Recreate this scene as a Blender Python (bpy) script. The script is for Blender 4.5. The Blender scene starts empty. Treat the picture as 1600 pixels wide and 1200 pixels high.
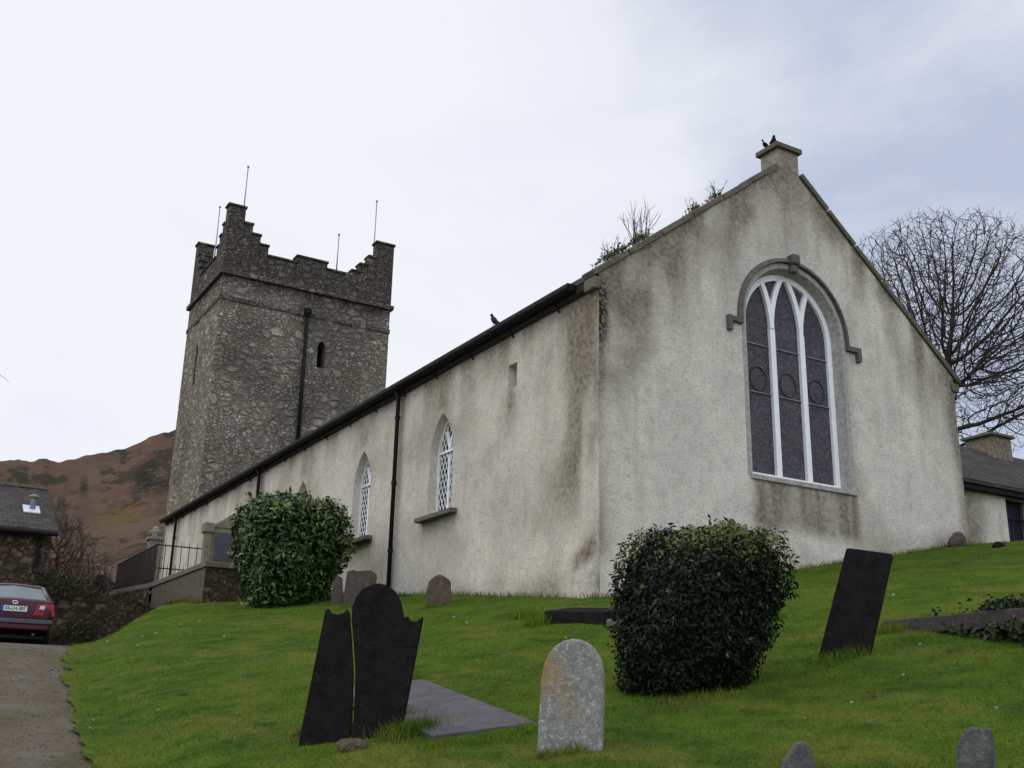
import bpy, bmesh, math, random
import numpy as np
from mathutils import Vector, Matrix
from mathutils.geometry import delaunay_2d_cdt
R = math.radians
rng = np.random.default_rng(7); random.seed(7)
scn = bpy.context.scene
# ------------------------------------------------------------------ camera
PITCH, ROLL, YAW, FPX = R(17.32), R(1.26), R(30.45), 1700.0
cf = np.array([math.sin(YAW)*math.cos(PITCH), math.cos(YAW)*math.cos(PITCH), math.sin(PITCH)])
r0 = np.array([math.cos(YAW), -math.sin(YAW), 0.0]); u0 = np.cross(r0, cf)
cr = math.cos(ROLL)*r0 + math.sin(ROLL)*u0
cu = -math.sin(ROLL)*r0 + math.cos(ROLL)*u0
cam_d = bpy.data.cameras.new('camera'); cam = bpy.data.objects.new('camera', cam_d)
scn.collection.objects.link(cam); scn.camera = cam
cam_d.sensor_width = 36; cam_d.lens = 36*FPX/1600; cam_d.clip_start = 0.05; cam_d.clip_end = 6000
cam.matrix_world = Matrix(((cr[0], cu[0], -cf[0], 0), (cr[1], cu[1], -cf[1], 0), (cr[2], cu[2], -cf[2], 0), (0, 0, 0, 1)))
# survey helpers: a measured sight line of the photograph met with a wall plane, a distance or the ground
def ray(x, y): return cf*FPX + cr*(x-800) - cu*(y-600)
def at(x, y, d): v = ray(x, y); return v*(d/math.hypot(v[0], v[1]))
def onY(x, y, Y): v = ray(x, y); return v*(Y/v[1])
def onX(x, y, X): v = ray(x, y); return v*(X/v[0])
# ------------------------------------------------------------------ light
SUN_AZ, SUN_EL = R(-38), R(34)
w = bpy.data.worlds.new('World'); scn.world = w; w.use_nodes = True
nt = w.node_tree; nt.nodes.clear()
N, Lk = nt.nodes.new, nt.links.new
sky = N('ShaderNodeTexSky'); sky.sky_type = 'NISHITA'; sky.sun_disc = False
sky.sun_elevation = SUN_EL; sky.sun_rotation = SUN_AZ
bg1 = N('ShaderNodeBackground'); bg1.inputs[1].default_value = 0.06; Lk(sky.outputs[0], bg1.inputs[0])
tc = N('ShaderNodeTexCoord')
mp = N('ShaderNodeMapping'); mp.inputs['Scale'].default_value = (1.0, 1.0, 2.3); mp.inputs['Location'].default_value = (.35, .2, .1)
Lk(tc.outputs['Generated'], mp.inputs[0])
n1 = N('ShaderNodeTexNoise'); n1.inputs['Scale'].default_value = 2.4; n1.inputs['Detail'].default_value = 7; n1.inputs['Roughness'].default_value = .54; n1.inputs['Distortion'].default_value = .35
Lk(mp.outputs[0], n1.inputs['Vector'])
dt = N('ShaderNodeVectorMath'); dt.operation = 'DOT_PRODUCT'
dt.inputs[1].default_value = (math.sin(R(-4))*.93, math.cos(R(-4))*.93, .36)
Lk(tc.outputs['Generated'], dt.inputs[0])
mr = N('ShaderNodeMapRange'); mr.inputs[1].default_value = .62; mr.inputs[2].default_value = 1.0; mr.inputs[3].default_value = 0.0; mr.inputs[4].default_value = .38
Lk(dt.outputs['Value'], mr.inputs[0])
ad = N('ShaderNodeMath'); ad.operation = 'ADD'; Lk(n1.outputs[0], ad.inputs[0]); Lk(mr.outputs[0], ad.inputs[1])
rp = N('ShaderNodeValToRGB')
el = rp.color_ramp.elements
el[0].position = .40; el[0].color = (.43, .48, .61, 1)
el[1].position = .84; el[1].color = (.765, .775, .82, 1)
e = el.new(.52); e.color = (.55, .585, .68, 1)
e = el.new(.65); e.color = (.70, .72, .785, 1)
Lk(ad.outputs[0], rp.inputs[0])
# added brightness in the unseen sky above and behind the camera, lights the walls
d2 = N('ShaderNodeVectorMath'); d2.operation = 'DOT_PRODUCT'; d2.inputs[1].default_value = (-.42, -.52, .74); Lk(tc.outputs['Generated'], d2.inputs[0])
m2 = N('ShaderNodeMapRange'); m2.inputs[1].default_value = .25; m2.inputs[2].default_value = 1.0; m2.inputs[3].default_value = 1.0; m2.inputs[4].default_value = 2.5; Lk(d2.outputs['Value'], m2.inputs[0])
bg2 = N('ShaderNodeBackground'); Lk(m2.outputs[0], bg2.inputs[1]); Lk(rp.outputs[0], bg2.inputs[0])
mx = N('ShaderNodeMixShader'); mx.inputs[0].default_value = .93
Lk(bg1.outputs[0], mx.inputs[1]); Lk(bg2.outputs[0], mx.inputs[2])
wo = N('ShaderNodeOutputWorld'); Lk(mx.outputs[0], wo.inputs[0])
sd = bpy.data.lights.new('sun', 'SUN'); sd.energy = 0.75; sd.angle = R(25); sd.color = (1, .97, .92)
so = bpy.data.objects.new('sun', sd); scn.collection.objects.link(so)
sv = Vector((math.sin(SUN_AZ)*math.cos(SUN_EL), math.cos(SUN_AZ)*math.cos(SUN_EL), math.sin(SUN_EL)))
so.rotation_euler = sv.to_track_quat('Z', 'Y').to_euler()
vs = scn.view_settings; vs.view_transform = 'Standard'; vs.look = 'None'; vs.exposure = 0.3; vs.gamma = 1
# ------------------------------------------------------------------ numpy noise
_perm = rng.permutation(4096)
def _h(ix, iy, s): return _perm[(_perm[(ix+s*131) & 4095]+iy) & 4095]/4095.0
def vnoise(x, y, s=0):
    x = np.asarray(x, float); y = np.asarray(y, float)
    ix = np.floor(x).astype(int); iy = np.floor(y).astype(int); fx = x-ix; fy = y-iy
    fx = fx*fx*(3-2*fx); fy = fy*fy*(3-2*fy)
    return (_h(ix, iy, s)*(1-fx)+_h(ix+1, iy, s)*fx)*(1-fy)+(_h(ix, iy+1, s)*(1-fx)+_h(ix+1, iy+1, s)*fx)*fy
def fbm(x, y, s=0, o=4):
    a, t, v = .5, 0, 0
    for i in range(o): v = v+a*vnoise(x*2**i, y*2**i, s+i); t += a; a *= .5
    return v/t
def sstep(a, b, x): t = np.clip((np.asarray(x, float)-a)/(b-a), 0, 1); return t*t*(3-2*t)
# ------------------------------------------------------------------ materials
class Mat:
    def __init__(s, name, rough=.8, spec=.3):
        s.m = bpy.data.materials.new(name); s.m.use_nodes = True; s.t = s.m.node_tree
        s.b = s.t.nodes['Principled BSDF']; s.b.inputs['Roughness'].default_value = rough
        s.b.inputs['Specular IOR Level'].default_value = spec; s.tc = None
    def n(s, k, **kw):
        x = s.t.nodes.new(k)
        for a, v in kw.items(): setattr(x, a, v)
        return x
    def l(s, a, b): s.t.links.new(a, b)
    def co(s, scale=(1, 1, 1)):
        if not s.tc: s.tc = s.n('ShaderNodeTexCoord')
        m = s.n('ShaderNodeMapping'); m.inputs['Scale'].default_value = scale; s.l(s.tc.outputs['Object'], m.inputs[0]); return m.outputs[0]
    def noise(s, sc, det=4, ro=.55, scale=(1, 1, 1), dist=0):
        x = s.n('ShaderNodeTexNoise'); x.inputs['Scale'].default_value = sc; x.inputs['Detail'].default_value = det
        x.inputs['Roughness'].default_value = ro; x.inputs['Distortion'].default_value = dist; s.l(s.co(scale), x.inputs['Vector']); return x.outputs[0]
    def voro(s, sc, feat='F1', scale=(1, 1, 1), warp=0, out=0, rnd=1):
        x = s.n('ShaderNodeTexVoronoi', feature=feat); x.inputs['Scale'].default_value = sc; x.inputs['Randomness'].default_value = rnd
        v = s.co(scale)
        if warp:
            nn = s.n('ShaderNodeTexNoise'); nn.inputs['Scale'].default_value = sc*1.3; nn.inputs['Detail'].default_value = 5; nn.inputs['Roughness'].default_value = .62; s.l(v, nn.inputs['Vector'])
            sb = s.n('ShaderNodeVectorMath', operation='SUBTRACT'); s.l(nn.outputs[1], sb.inputs[0]); sb.inputs[1].default_value = (.5, .5, .5)
            ml = s.n('ShaderNodeVectorMath', operation='SCALE'); s.l(sb.outputs[0], ml.inputs[0]); ml.inputs['Scale'].default_value = warp
            aa = s.n('ShaderNodeVectorMath', operation='ADD'); s.l(v, aa.inputs[0]); s.l(ml.outputs[0], aa.inputs[1]); v = aa.outputs[0]
        s.l(v, x.inputs['Vector']); return x.outputs[out] if out is not None else x
    def ramp(s, f, stops, interp='LINEAR'):
        r = s.n('ShaderNodeValToRGB'); r.color_ramp.interpolation = interp; e = r.color_ramp.elements
        for i, (p, c) in enumerate(stops):
            x = e[i] if i < 2 else e.new(p)
            x.position = p; x.color = (c, c, c, 1) if not isinstance(c, tuple) else (*c, 1)
        s.l(f, r.inputs[0]); return r.outputs[0]
    def mix(s, f, a, b, mode='MIX'):
        m = s.n('ShaderNodeMix', data_type='RGBA', blend_type=mode)
        for k, v in ((0, f), (6, a), (7, b)):
            if isinstance(v, (int, float)): m.inputs[k].default_value = v
            elif isinstance(v, tuple): m.inputs[k].default_value = (*v, 1)
            else: s.l(v, m.inputs[k])
        return m.outputs[2]
    def math(s, op, a, b=0.0):
        m = s.n('ShaderNodeMath', operation=op)
        for k, v in ((0, a), (1, b)):
            if isinstance(v, (int, float)): m.inputs[k].default_value = v
            else: s.l(v, m.inputs[k])
        return m.outputs[0]
    def attr(s, name, ch=None):
        a = s.n('ShaderNodeAttribute', attribute_name=name)
        if ch is None: return a.outputs[0]
        p = s.n('ShaderNodeSeparateColor'); s.l(a.outputs[0], p.inputs[0]); return p.outputs[ch]
    def sep(s, ch): 
        p = s.n('ShaderNodeSeparateXYZ'); s.l(s.co(), p.inputs[0]); return p.outputs[ch]
    def col(s, c):
        if isinstance(c, tuple): s.b.inputs['Base Color'].default_value = (*c, 1)
        else: s.l(c, s.b.inputs['Base Color'])
    def bump(s, h, dist=.02, st=1.0, prev=None):
        b = s.n('ShaderNodeBump'); b.inputs['Distance'].default_value = dist; b.inputs['Strength'].default_value = st; s.l(h, b.inputs['Height'])
        if prev: s.l(prev, b.inputs['Normal'])
        s.l(b.outputs[0], s.b.inputs['Normal']); return b.outputs[0]
def simple(name, c, rough=.6, spec=.3, var=.25, sc=6, bump=0, bsc=40, metal=0):
    m = Mat(name, rough, spec)
    f = m.noise(sc, 5); lo = tuple(x*(1-var) for x in c); hi = tuple(x*(1+var) for x in c)
    m.col(m.ramp(f, [(.3, lo), (.7, hi)]))
    if bump: m.bump(m.noise(bsc, 5), bump)
    m.b.inputs['Metallic'].default_value = metal
    return m.m
def roughcast(name, base, dark):
    m = Mat(name, .9, .15)
    big = m.noise(.55, 5, .6); mid = m.noise(3.2, 5, .65); fine = m.noise(13, 4, .62, dist=1.6)
    streak = m.noise(1.0, 4, .6, scale=(3.2, 3.2, .35))
    c = m.mix(m.ramp(big, [(.35, 0.0), (.7, 1.0)]), tuple(x*1.05 for x in base), tuple(x*.86 for x in base))
    c = m.mix(m.ramp(mid, [(.42, 0.0), (.75, .45)]), c, tuple(x*.62 for x in base))
    c = m.mix(m.ramp(streak, [(.55, 0.0), (.8, .28)]), c, dark)
    c = m.mix(m.ramp(fine, [(.36, .42), (.50, 0.0)]), c, tuple(x*.36 for x in base))
    c = m.mix(m.ramp(m.noise(60, 2), [(.62, 0.0), (.72, .3)]), c, tuple(min(.9, x*1.35) for x in base))
    brk = m.ramp(m.noise(9, 5, .7), [(.3, .55), (.65, 1.0)])
    c = m.mix(m.math('MULTIPLY', m.attr('stain', 0), brk), c, dark)
    c = m.mix(m.math('MULTIPLY', m.attr('stain', 1), brk), c, (.115, .078, .042))
    c = m.mix(m.math('MULTIPLY', m.attr('stain', 2), m.ramp(m.noise(14, 4, .7), [(.38, .1), (.52, 1.0)])), c, (.017, .016, .015))
    m.col(c)
    h = m.mix(.5, fine, m.noise(70, 3))
    b = m.bump(h, .06, 1.0); m.bump(mid, .03, .7, b)
    return m.m
M = {}
M['render'] = roughcast('weathered roughcast', (.82, .755, .62), (.175, .145, .095))
def rubble(name, tint=(1, 1, 1), sc=1.75, mort=(.205, .185, .145), dark=0.0):
    m = Mat(name, .92, .12); S = (1, 1, 1.5)
    T = lambda c: tuple(a*b for a, b in zip(c, tint))
    def layer(k, wp):
        ed = m.voro(sc*k, 'DISTANCE_TO_EDGE', S, wp); ce = m.voro(sc*k, 'F1', S, wp, out=1); p = m.n('ShaderNodeSeparateColor'); m.l(ce, p.inputs[0]); return ed, p.outputs[0], p.outputs[1]
    e1, a1, b1 = layer(1.0, .42); e2, a2, b2 = layer(2.4, .26)
    sel = m.ramp(b1, [(.46, 0.0), (.50, 1.0)], 'CONSTANT'); sel = m.ramp(m.noise(1.3, 4, .6), [(.46, 0.0), (.52, 1.0)])
    ed = m.mix(sel, e1, m.math('MULTIPLY', e2, 1.25)); ce = m.mix(sel, a1, a2); cb = m.mix(sel, b1, b2)
    c = m.ramp(ce, [(0, T((.115, .105, .085))), (.18, T((.27, .245, .195))), (.40, T((.36, .335, .28))), (.58, T((.23, .222, .205))), (.72, T((.36, .27, .18))), (.82, T((.32, .255, .195))), (.90, T((.56, .545, .49))), (1, T((.31, .30, .23)))])
    c = m.mix(m.ramp(m.noise(9, 6, .7), [(.3, 0.0), (.75, .65)]), c, T((.10, .092, .075)))
    rnd = m.ramp(ed, [(.0, 1.0), (.15, 0.0)])
    c = m.mix(rnd, c, T(mort)); crack = m.math('MULTIPLY', m.ramp(ed, [(.0, .8), (.05, 0.0)]), m.ramp(m.noise(2.4, 4, .65), [(.42, 0.0), (.58, 1.0)]))
    c = m.mix(crack, c, T((.06, .052, .042)))
    c = m.mix(m.ramp(cb, [(.50, 0.0), (.56, .8)]), c, T(mort))
    c = m.mix(m.ramp(m.noise(7, 6, .75), [(.60, 0.0), (.66, .55)]), c, T((.46, .45, .41)))
    c = m.mix(m.ramp(m.noise(.45, 5, .65), [(.45, 0.0), (.7, .5)]), c, T((.14, .125, .095)))
    c = m.mix(m.math('MULTIPLY', m.attr('stain', 0), m.ramp(m.noise(4, 5, .7), [(.3, .5), (.6, 1.0)])), c, T((.045, .041, .035)))
    m.col(c)
    b = m.bump(m.ramp(ed, [(0, 0.0), (.2, 1.0)]), .16, 1.0); b = m.bump(cb, .05, .6, b); m.bump(m.noise(16, 6, .68), .05, 1.0, b)
    return m.m
M['rubble'] = rubble('tower rubble stone', (1.36, 1.33, 1.25))
M['rubble_dark'] = rubble('barn rubble stone', (.66, .58, .48), 2.8, (.12, .10, .08))
M['rubble_low'] = rubble('low wall rubble', (.48, .41, .33), 3.4, (.14, .12, .09))
M['parapet'] = rubble('parapet stone', (.78, .755, .71), 2.0, (.16, .145, .12))
def slate_roof(name, c, along):
    m = Mat(name, .85, .12)
    br = m.n('ShaderNodeTexBrick'); br.inputs['Scale'].default_value = 1.0
    v = m.co(); s3 = m.n('ShaderNodeSeparateXYZ'); m.l(v, s3.inputs[0])
    cb = m.n('ShaderNodeCombineXYZ'); m.l(s3.outputs[along], cb.inputs[0])
    m.l(m.math('MULTIPLY', s3.outputs[2], 1.5), cb.inputs[1]); m.l(cb.outputs[0], br.inputs['Vector'])
    br.inputs['Color1'].default_value = (*[x*.75 for x in c], 1); br.inputs['Color2'].default_value = (*[x*1.3 for x in c], 1); br.inputs['Mortar'].default_value = (*[x*.25 for x in c], 1)
    br.inputs['Brick Width'].default_value = .3; br.inputs['Row Height'].default_value = .2; br.inputs['Mortar Size'].default_value = .008
    cc = m.mix(m.ramp(m.noise(1.6, 5, .65), [(.4, 0.0), (.72, .65)]), br.outputs[0], (c[0]*.75, c[1]*.7, c[2]*.45))
    m.col(cc); m.bump(br.outputs[1], -.012, 1.0); return m.m
M['slate_x'] = slate_roof('slates', (.062, .055, .050), 0)
M['slate_y'] = slate_roof('slates along nave', (.075, .07, .072), 1)
def oldstone(name, c, lich=(.3, .3, .24), lf=.35, yellow=0.0, rough=.85, sc=9, spec=.2):
    m = Mat(name, rough, spec)
    a = m.noise(sc, 6, .65); 
    cc = m.ramp(a, [(.3, tuple(x*.65 for x in c)), (.7, tuple(x*1.25 for x in c))])
    cc = m.mix(m.ramp(m.noise(sc*2.2, 6, .75, dist=.6), [(.54, 0.0), (.62, lf)]), cc, lich)
    if yellow:
        cc = m.mix(m.math('MULTIPLY', m.attr('stain', 1), m.ramp(m.noise(18, 5, .7), [(.3, .35), (.5, yellow)])), cc, (.32, .17, .03))
    cc = m.mix(m.ramp(m.noise(sc*4.5, 4, .7), [(.66, 0.0), (.70, .6)]), cc, lich)
    m.col(cc); b = m.bump(m.noise(sc*5, 6, .6), .012, 1.0); m.bump(a, .015, .7, b); return m.m
M['coping'] = oldstone('coping stone', (.135, .122, .092), (.075, .07, .04), .7)
M['mossy'] = oldstone('mossy coping', (.115, .105, .070), (.065, .075, .022), .7)
M['dressed'] = oldstone('dressed grey stone', (.36, .345, .30), (.20, .19, .155), .5)
M['hood'] = oldstone('dark hood stone', (.12, .113, .094), (.07, .07, .05), .6)
M['slab'] = oldstone('dark slate slab', (.0145, .0118, .0105), (.036, .032, .027), .25, rough=.95, spec=.05)
M['ledger'] = oldstone('grey ledger slate', (.088, .080, .082), (.06, .056, .05), .4, rough=.7, sc=5, spec=.15)
M['whitestone'] = oldstone('pale lichened limestone', (.24, .235, .20), (.50, .52, .47), .85, yellow=1.0, sc=20)
M['brownstone'] = oldstone('brown headstone', (.090, .066, .044), (.25, .24, .19), .25)
M['greystone'] = oldstone('grey headstone', (.078, .064, .049), (.12, .11, .085), .4)
M['stump'] = oldstone('weathered stone stump', (.085, .085, .075), (.20, .20, .17), .5)
M['tombslab'] = oldstone('dark tomb slab', (.055, .048, .042), (.11, .105, .09), .4, spec=.1)
M['palegrave'] = oldstone('buff gravestone', (.20, .175, .12), (.12, .12, .07), .5)
M['concrete'] = oldstone('brown plastered wall', (.095, .074, .054), (.05, .046, .03), .5, sc=4)
M['iron'] = simple('black iron', (.008, .008, .009), .7, .15)
M['gutter'] = simple('black gutter', (.010, .009, .0085), .7, .15)
M['fascia'] = simple('soffit board', (.040, .034, .027), .9, .1, .4, 9)
M['white'] = simple('white paint', (.80, .80, .78), .45, .4, .06, 5)
M['lead'] = simple('lead bar', (.16, .17, .17), .5, .4)
M['cames'] = simple('dull lead cames', (.035, .033, .035), .7, .2)
M['pole'] = simple('pole metal', (.22, .22, .25), .4, .5, .1, 4, metal=.6)
M['bark'] = simple('bark', (.050, .044, .034), .95, .1, .45, 5, .02, 20)
M['twig'] = simple('brown twigs', (.115, .080, .060), .95, .1, .4, 2)
M['bird'] = simple('black plumage', (.006, .006, .007), .8, .1, .3, 30)
M['pigeon'] = simple('grey plumage', (.028, .030, .038), .8, .1, .4, 20)
M['darkvoid'] = simple('dark interior', (.006, .006, .007), .9, .05)
def glass():
    m = Mat('dark leaded glass', .30, .28)
    cell = m.voro(5.5, 'F1', (1, 1, .8), .25, out=1); ed = m.voro(5.5, 'DISTANCE_TO_EDGE', (1, 1, .8), .25)
    ed2 = m.voro(13, 'DISTANCE_TO_EDGE', (1, 1, 1), .15)
    p = m.n('ShaderNodeSeparateColor'); m.l(cell, p.inputs[0])
    c = m.ramp(p.outputs[0], [(0, (.028, .021, .028)), (.4, (.050, .042, .052)), (.7, (.034, .030, .040)), (.85, (.052, .024, .028)), (1, (.066, .062, .068))])
    c = m.mix(m.ramp(m.noise(9, 6, .75, dist=1.5), [(.42, 0.0), (.6, .7)]), c, (.075, .069, .074))
    c = m.mix(m.ramp(m.noise(2.2, 4, .6), [(.5, 0.0), (.7, .5)]), c, (.024, .018, .023))
    c = m.mix(m.ramp(ed, [(.010, .55), (.026, 0.0)]), c, (.018, .018, .02))
    c = m.mix(m.ramp(ed2, [(.006, .45), (.018, 0.0)]), c, (.02, .02, .021))
    sw = m.noise(5.5, 3, .6, dist=2.2); lin = m.math('ABSOLUTE', m.math('SUBTRACT', sw, .5))
    c = m.mix(m.ramp(lin, [(.012, .8), (.034, 0.0)]), c, (.135, .13, .132))  # pale swirl lines: reflections on the leads painted into the glass colour
    sw2 = m.noise(11, 2, .5, dist=1.2); lin2 = m.math('ABSOLUTE', m.math('SUBTRACT', sw2, .47))
    c = m.mix(m.ramp(lin2, [(.01, .5), (.03, 0.0)]), c, (.022, .02, .022))
    m.col(c); m.bump(m.noise(9, 5, .7), .05); return m.m
M['stained'] = glass()
M['pane'] = simple('dark window glass', (.012, .013, .015), .15, .5, .3, 2)
def grass_mat(name, blade):
    m = Mat(name, .9, .03)
    a = m.noise(.55, 5, .6); b = m.noise(2.2, 6, .75); d = m.noise(1.0, 5, .65, scale=(1.1, .45, 1)); f = m.noise(40, 3)
    c = m.ramp(b, [(.28, (.030, .060, .008)), (.48, (.064, .114, .013)), (.70, (.108, .162, .018))])
    c = m.mix(m.ramp(a, [(.40, 0.0), (.66, .85)]), c, (.105, .150, .014))
    c = m.mix(m.ramp(d, [(.53, 0.0), (.68, .62)]), c, (.185, .165, .040))
    c = m.mix(m.ramp(m.noise(1.8, 4, .7), [(.56, 0.0), (.72, .65)]), c, (.026, .050, .007))
    if blade:
        t = m.attr('tint', 0); c = m.mix(.6, c, m.mix(1.0, c, m.ramp(t, [(0, (.35, .42, .35)), (.5, (1.0, 1.0, 1.0)), (1, (1.9, 1.6, 1.25))]), 'MULTIPLY'))
    else:
        c = m.mix(m.ramp(f, [(.3, .6), (.6, 0.0)]), c, (.022, .038, .008))
    m.col(c)
    if not blade: m.bump(m.mix(.5, f, m.noise(90, 2)), .04)
    return m.m
M['lawn'] = grass_mat('lawn turf', False); M['blade'] = grass_mat('grass blades', True)
def road_mat():
    m = Mat('gravel drive', .95, .15)
    a = m.noise(.9, 5, .65, scale=(1.4, .45, 1)); f = m.noise(24, 6, .78)
    c = m.ramp(a, [(.32, (.070, .052, .026)), (.45, (.108, .080, .042)), (.58, (.122, .098, .066)), (.75, (.17, .155, .13))])
    c = m.mix(m.ramp(m.noise(1.6, 6, .75), [(.50, 0.0), (.62, .8)]), c, (.062, .066, .022))
    c = m.mix(m.ramp(f, [(.3, .65), (.6, 0.0)]), c, (.055, .045, .033))
    c = m.mix(m.ramp(m.noise(70, 3, .7), [(.62, 0.0), (.68, .6)]), c, (.26, .245, .22))
    m.col(c); b = m.bump(f, .018, .8); return m.m
M['road'] = road_mat()
M['pebble'] = oldstone('loose stones', (.17, .16, .15), (.09, .075, .06), .6, sc=14)
def hill_mat():
    m = Mat('heather and bracken hill', .95, .02)
    a = m.noise(.036, 9, .70, scale=(1, .6, .6), dist=.3); b = m.noise(.07, 7, .72, scale=(1, .8, 1)); ht = m.attr('stain', 0)
    c = m.ramp(b, [(.25, (.074, .047, .036)), (.5, (.105, .064, .047)), (.75, (.130, .090, .062))])
    c = m.mix(m.ramp(m.noise(.35, 5, .75), [(.4, 0.0), (.75, .55)]), c, (.075, .045, .030))
    c = m.mix(m.ramp(m.noise(.018, 5, .65, scale=(1, .5, 2)), [(.50, 0.0), (.62, .6)]), c, (.110, .082, .050))
    hh = m.math('ADD', ht, m.math('MULTIPLY', a, .28))
    c = m.mix(m.ramp(hh, [(1.0, 0.0), (1.10, .9)]), c, (.040, .034, .037))
    c = m.mix(m.math('MULTIPLY', m.ramp(a, [(.515, 0.0), (.545, .92)]), m.ramp(ht, [(.05, .3), (.22, 1.0)])), c, (.040, .034, .024))
    c = m.mix(m.ramp(m.noise(.11, 8, .72, scale=(1, .5, .6)), [(.56, 0.0), (.64, .85)]), c, (.036, .032, .022))
    c = m.mix(m.math('MULTIPLY', m.attr('stain', 1), m.ramp(m.noise(.10, 6, .75), [(.46, .0), (.56, 1.0)])), c, (.125, .085, .018))
    c = m.mix(m.math('MULTIPLY', m.attr('stain', 2), m.ramp(m.noise(.25, 5, .7), [(.35, .2), (.5, 1.0)])), c, (.026, .023, .017))
    m.col(c); m.bump(m.noise(.25, 7, .75), 1.5, .8); return m.m
M['hill'] = hill_mat()
def leaf_mat(name, cols, rough=.42, spec=.35):
    m = Mat(name, rough, spec)
    m.col(m.ramp(m.attr('tint', 0), cols)); 
    return m.m
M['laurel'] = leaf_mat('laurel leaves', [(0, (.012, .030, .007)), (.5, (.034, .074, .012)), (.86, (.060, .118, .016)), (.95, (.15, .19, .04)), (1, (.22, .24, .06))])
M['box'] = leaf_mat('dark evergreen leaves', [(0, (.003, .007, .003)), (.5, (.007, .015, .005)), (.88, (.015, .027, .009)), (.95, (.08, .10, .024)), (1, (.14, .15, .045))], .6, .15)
M['ivy'] = leaf_mat('ivy leaves', [(0, (.012, .022, .010)), (.5, (.028, .042, .016)), (.9, (.055, .075, .03)), (1, (.10, .10, .055))], .7, .12)
M['weed'] = leaf_mat('weed leaves', [(0, (.022, .05, .010)), (.5, (.05, .10, .018)), (1, (.12, .17, .035))], .55)
M['deadleaf'] = simple('dead leaf', (.13, .06, .025), .8, .2)
M['petal'] = simple('white petals', (.78, .78, .74), .6, .3, .05)
M['yellow'] = simple('yellow petals', (.65, .50, .03), .6, .3, .1)
def paint():
    m = Mat('maroon car paint', .40, .25); m.b.inputs['Coat Weight'].default_value = .08; m.b.inputs['Coat Roughness'].default_value = .08
    m.col(m.ramp(m.noise(3, 4), [(.3, (.038, .003, .011)), (.7, (.046, .004, .014))])); return m.m
M['paint'] = paint()
M['carglass'] = simple('car glass', (.10, .13, .14), .06, .8, .1)
M['rubber'] = simple('tyre rubber', (.012, .012, .012), .9, .1)
M['rim'] = simple('wheel trim', (.25, .25, .26), .4, .5, .1, metal=.7)
M['lamp_red'] = simple('red lamp lens', (.30, .008, .012), .15, .6, .15)
M['lamp_clear'] = simple('clear lamp lens', (.65, .60, .58), .15, .6, .1)
M['trim'] = simple('grey bumper trim', (.055, .055, .062), .5, .4)
M['chrome'] = simple('chrome', (.6, .6, .6), .15, .6, .05, metal=1)
M['plate'] = simple('number plate white', (.62, .64, .58), .5, .4, .05)
M['plateblue'] = simple('number plate blue', (.03, .05, .35), .5, .4, .05)
M['ink'] = simple('black lettering', (.012, .012, .012), .6, .2)
M['flash'] = simple('lead flashing', (.62, .63, .70), .4, .4, .1)
M['ventpipe'] = simple('vent pipe', (.17, .18, .19), .5, .3)
M['panel'] = simple('blue slate panel', (.060, .060, .078), .45, .4, .2)
M['bluepaint'] = simple('dark blue door', (.012, .010, .035), .5, .4)
# ------------------------------------------------------------------ object helpers
WL = {}
def tag(o, label=None, cat=None, group=None, kind=None):
    if label: o['label'] = label
    if cat: o['category'] = cat
    if group: o['group'] = group
    if kind: o['kind'] = kind
    return o
def thing(name, loc, label, cat, group=None, rz=0):
    o = bpy.data.objects.new(name, None); scn.collection.objects.link(o); o.empty_display_size = .2
    o.location = loc; o.rotation_euler = (0, 0, rz); WL[o] = Vector(loc); return tag(o, label, cat, group)
def link(name, me, mat, parent=None, local=False):
    o = bpy.data.objects.new(name, me); scn.collection.objects.link(o)
    for x in (mat if isinstance(mat, (list, tuple)) else [mat]): me.materials.append(x)
    if parent:
        o.parent = parent
        if not local and parent in WL: o.location = -WL[parent]
    return o
def npmesh(name, V, F, smooth=False, tint=None, stain=None):
    V = np.asarray(V, np.float32); F = np.asarray(F, np.int32); k = F.shape[1]
    me = bpy.data.meshes.new(name); me.vertices.add(len(V)); me.vertices.foreach_set('co', V.ravel())
    me.loops.add(F.size); me.loops.foreach_set('vertex_index', F.ravel()); me.polygons.add(len(F))
    me.polygons.foreach_set('loop_start', np.arange(0, F.size, k, dtype=np.int32))
    me.polygons.foreach_set('loop_total', np.full(len(F), k, np.int32))
    if smooth: me.polygons.foreach_set('use_smooth', np.ones(len(F), bool))
    me.update(calc_edges=True); me.validate()
    if tint is not None: put(me, 'tint', np.stack([tint]*3, 1))
    if stain is not None: put(me, 'stain', stain)
    return me
def put(me, name, C):
    a = me.color_attributes.new(name, 'FLOAT_COLOR', 'POINT'); C = np.asarray(C, np.float32)
    a.data.foreach_set('color', np.concatenate([C, np.ones((len(C), 1), np.float32)], 1).ravel())
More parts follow.
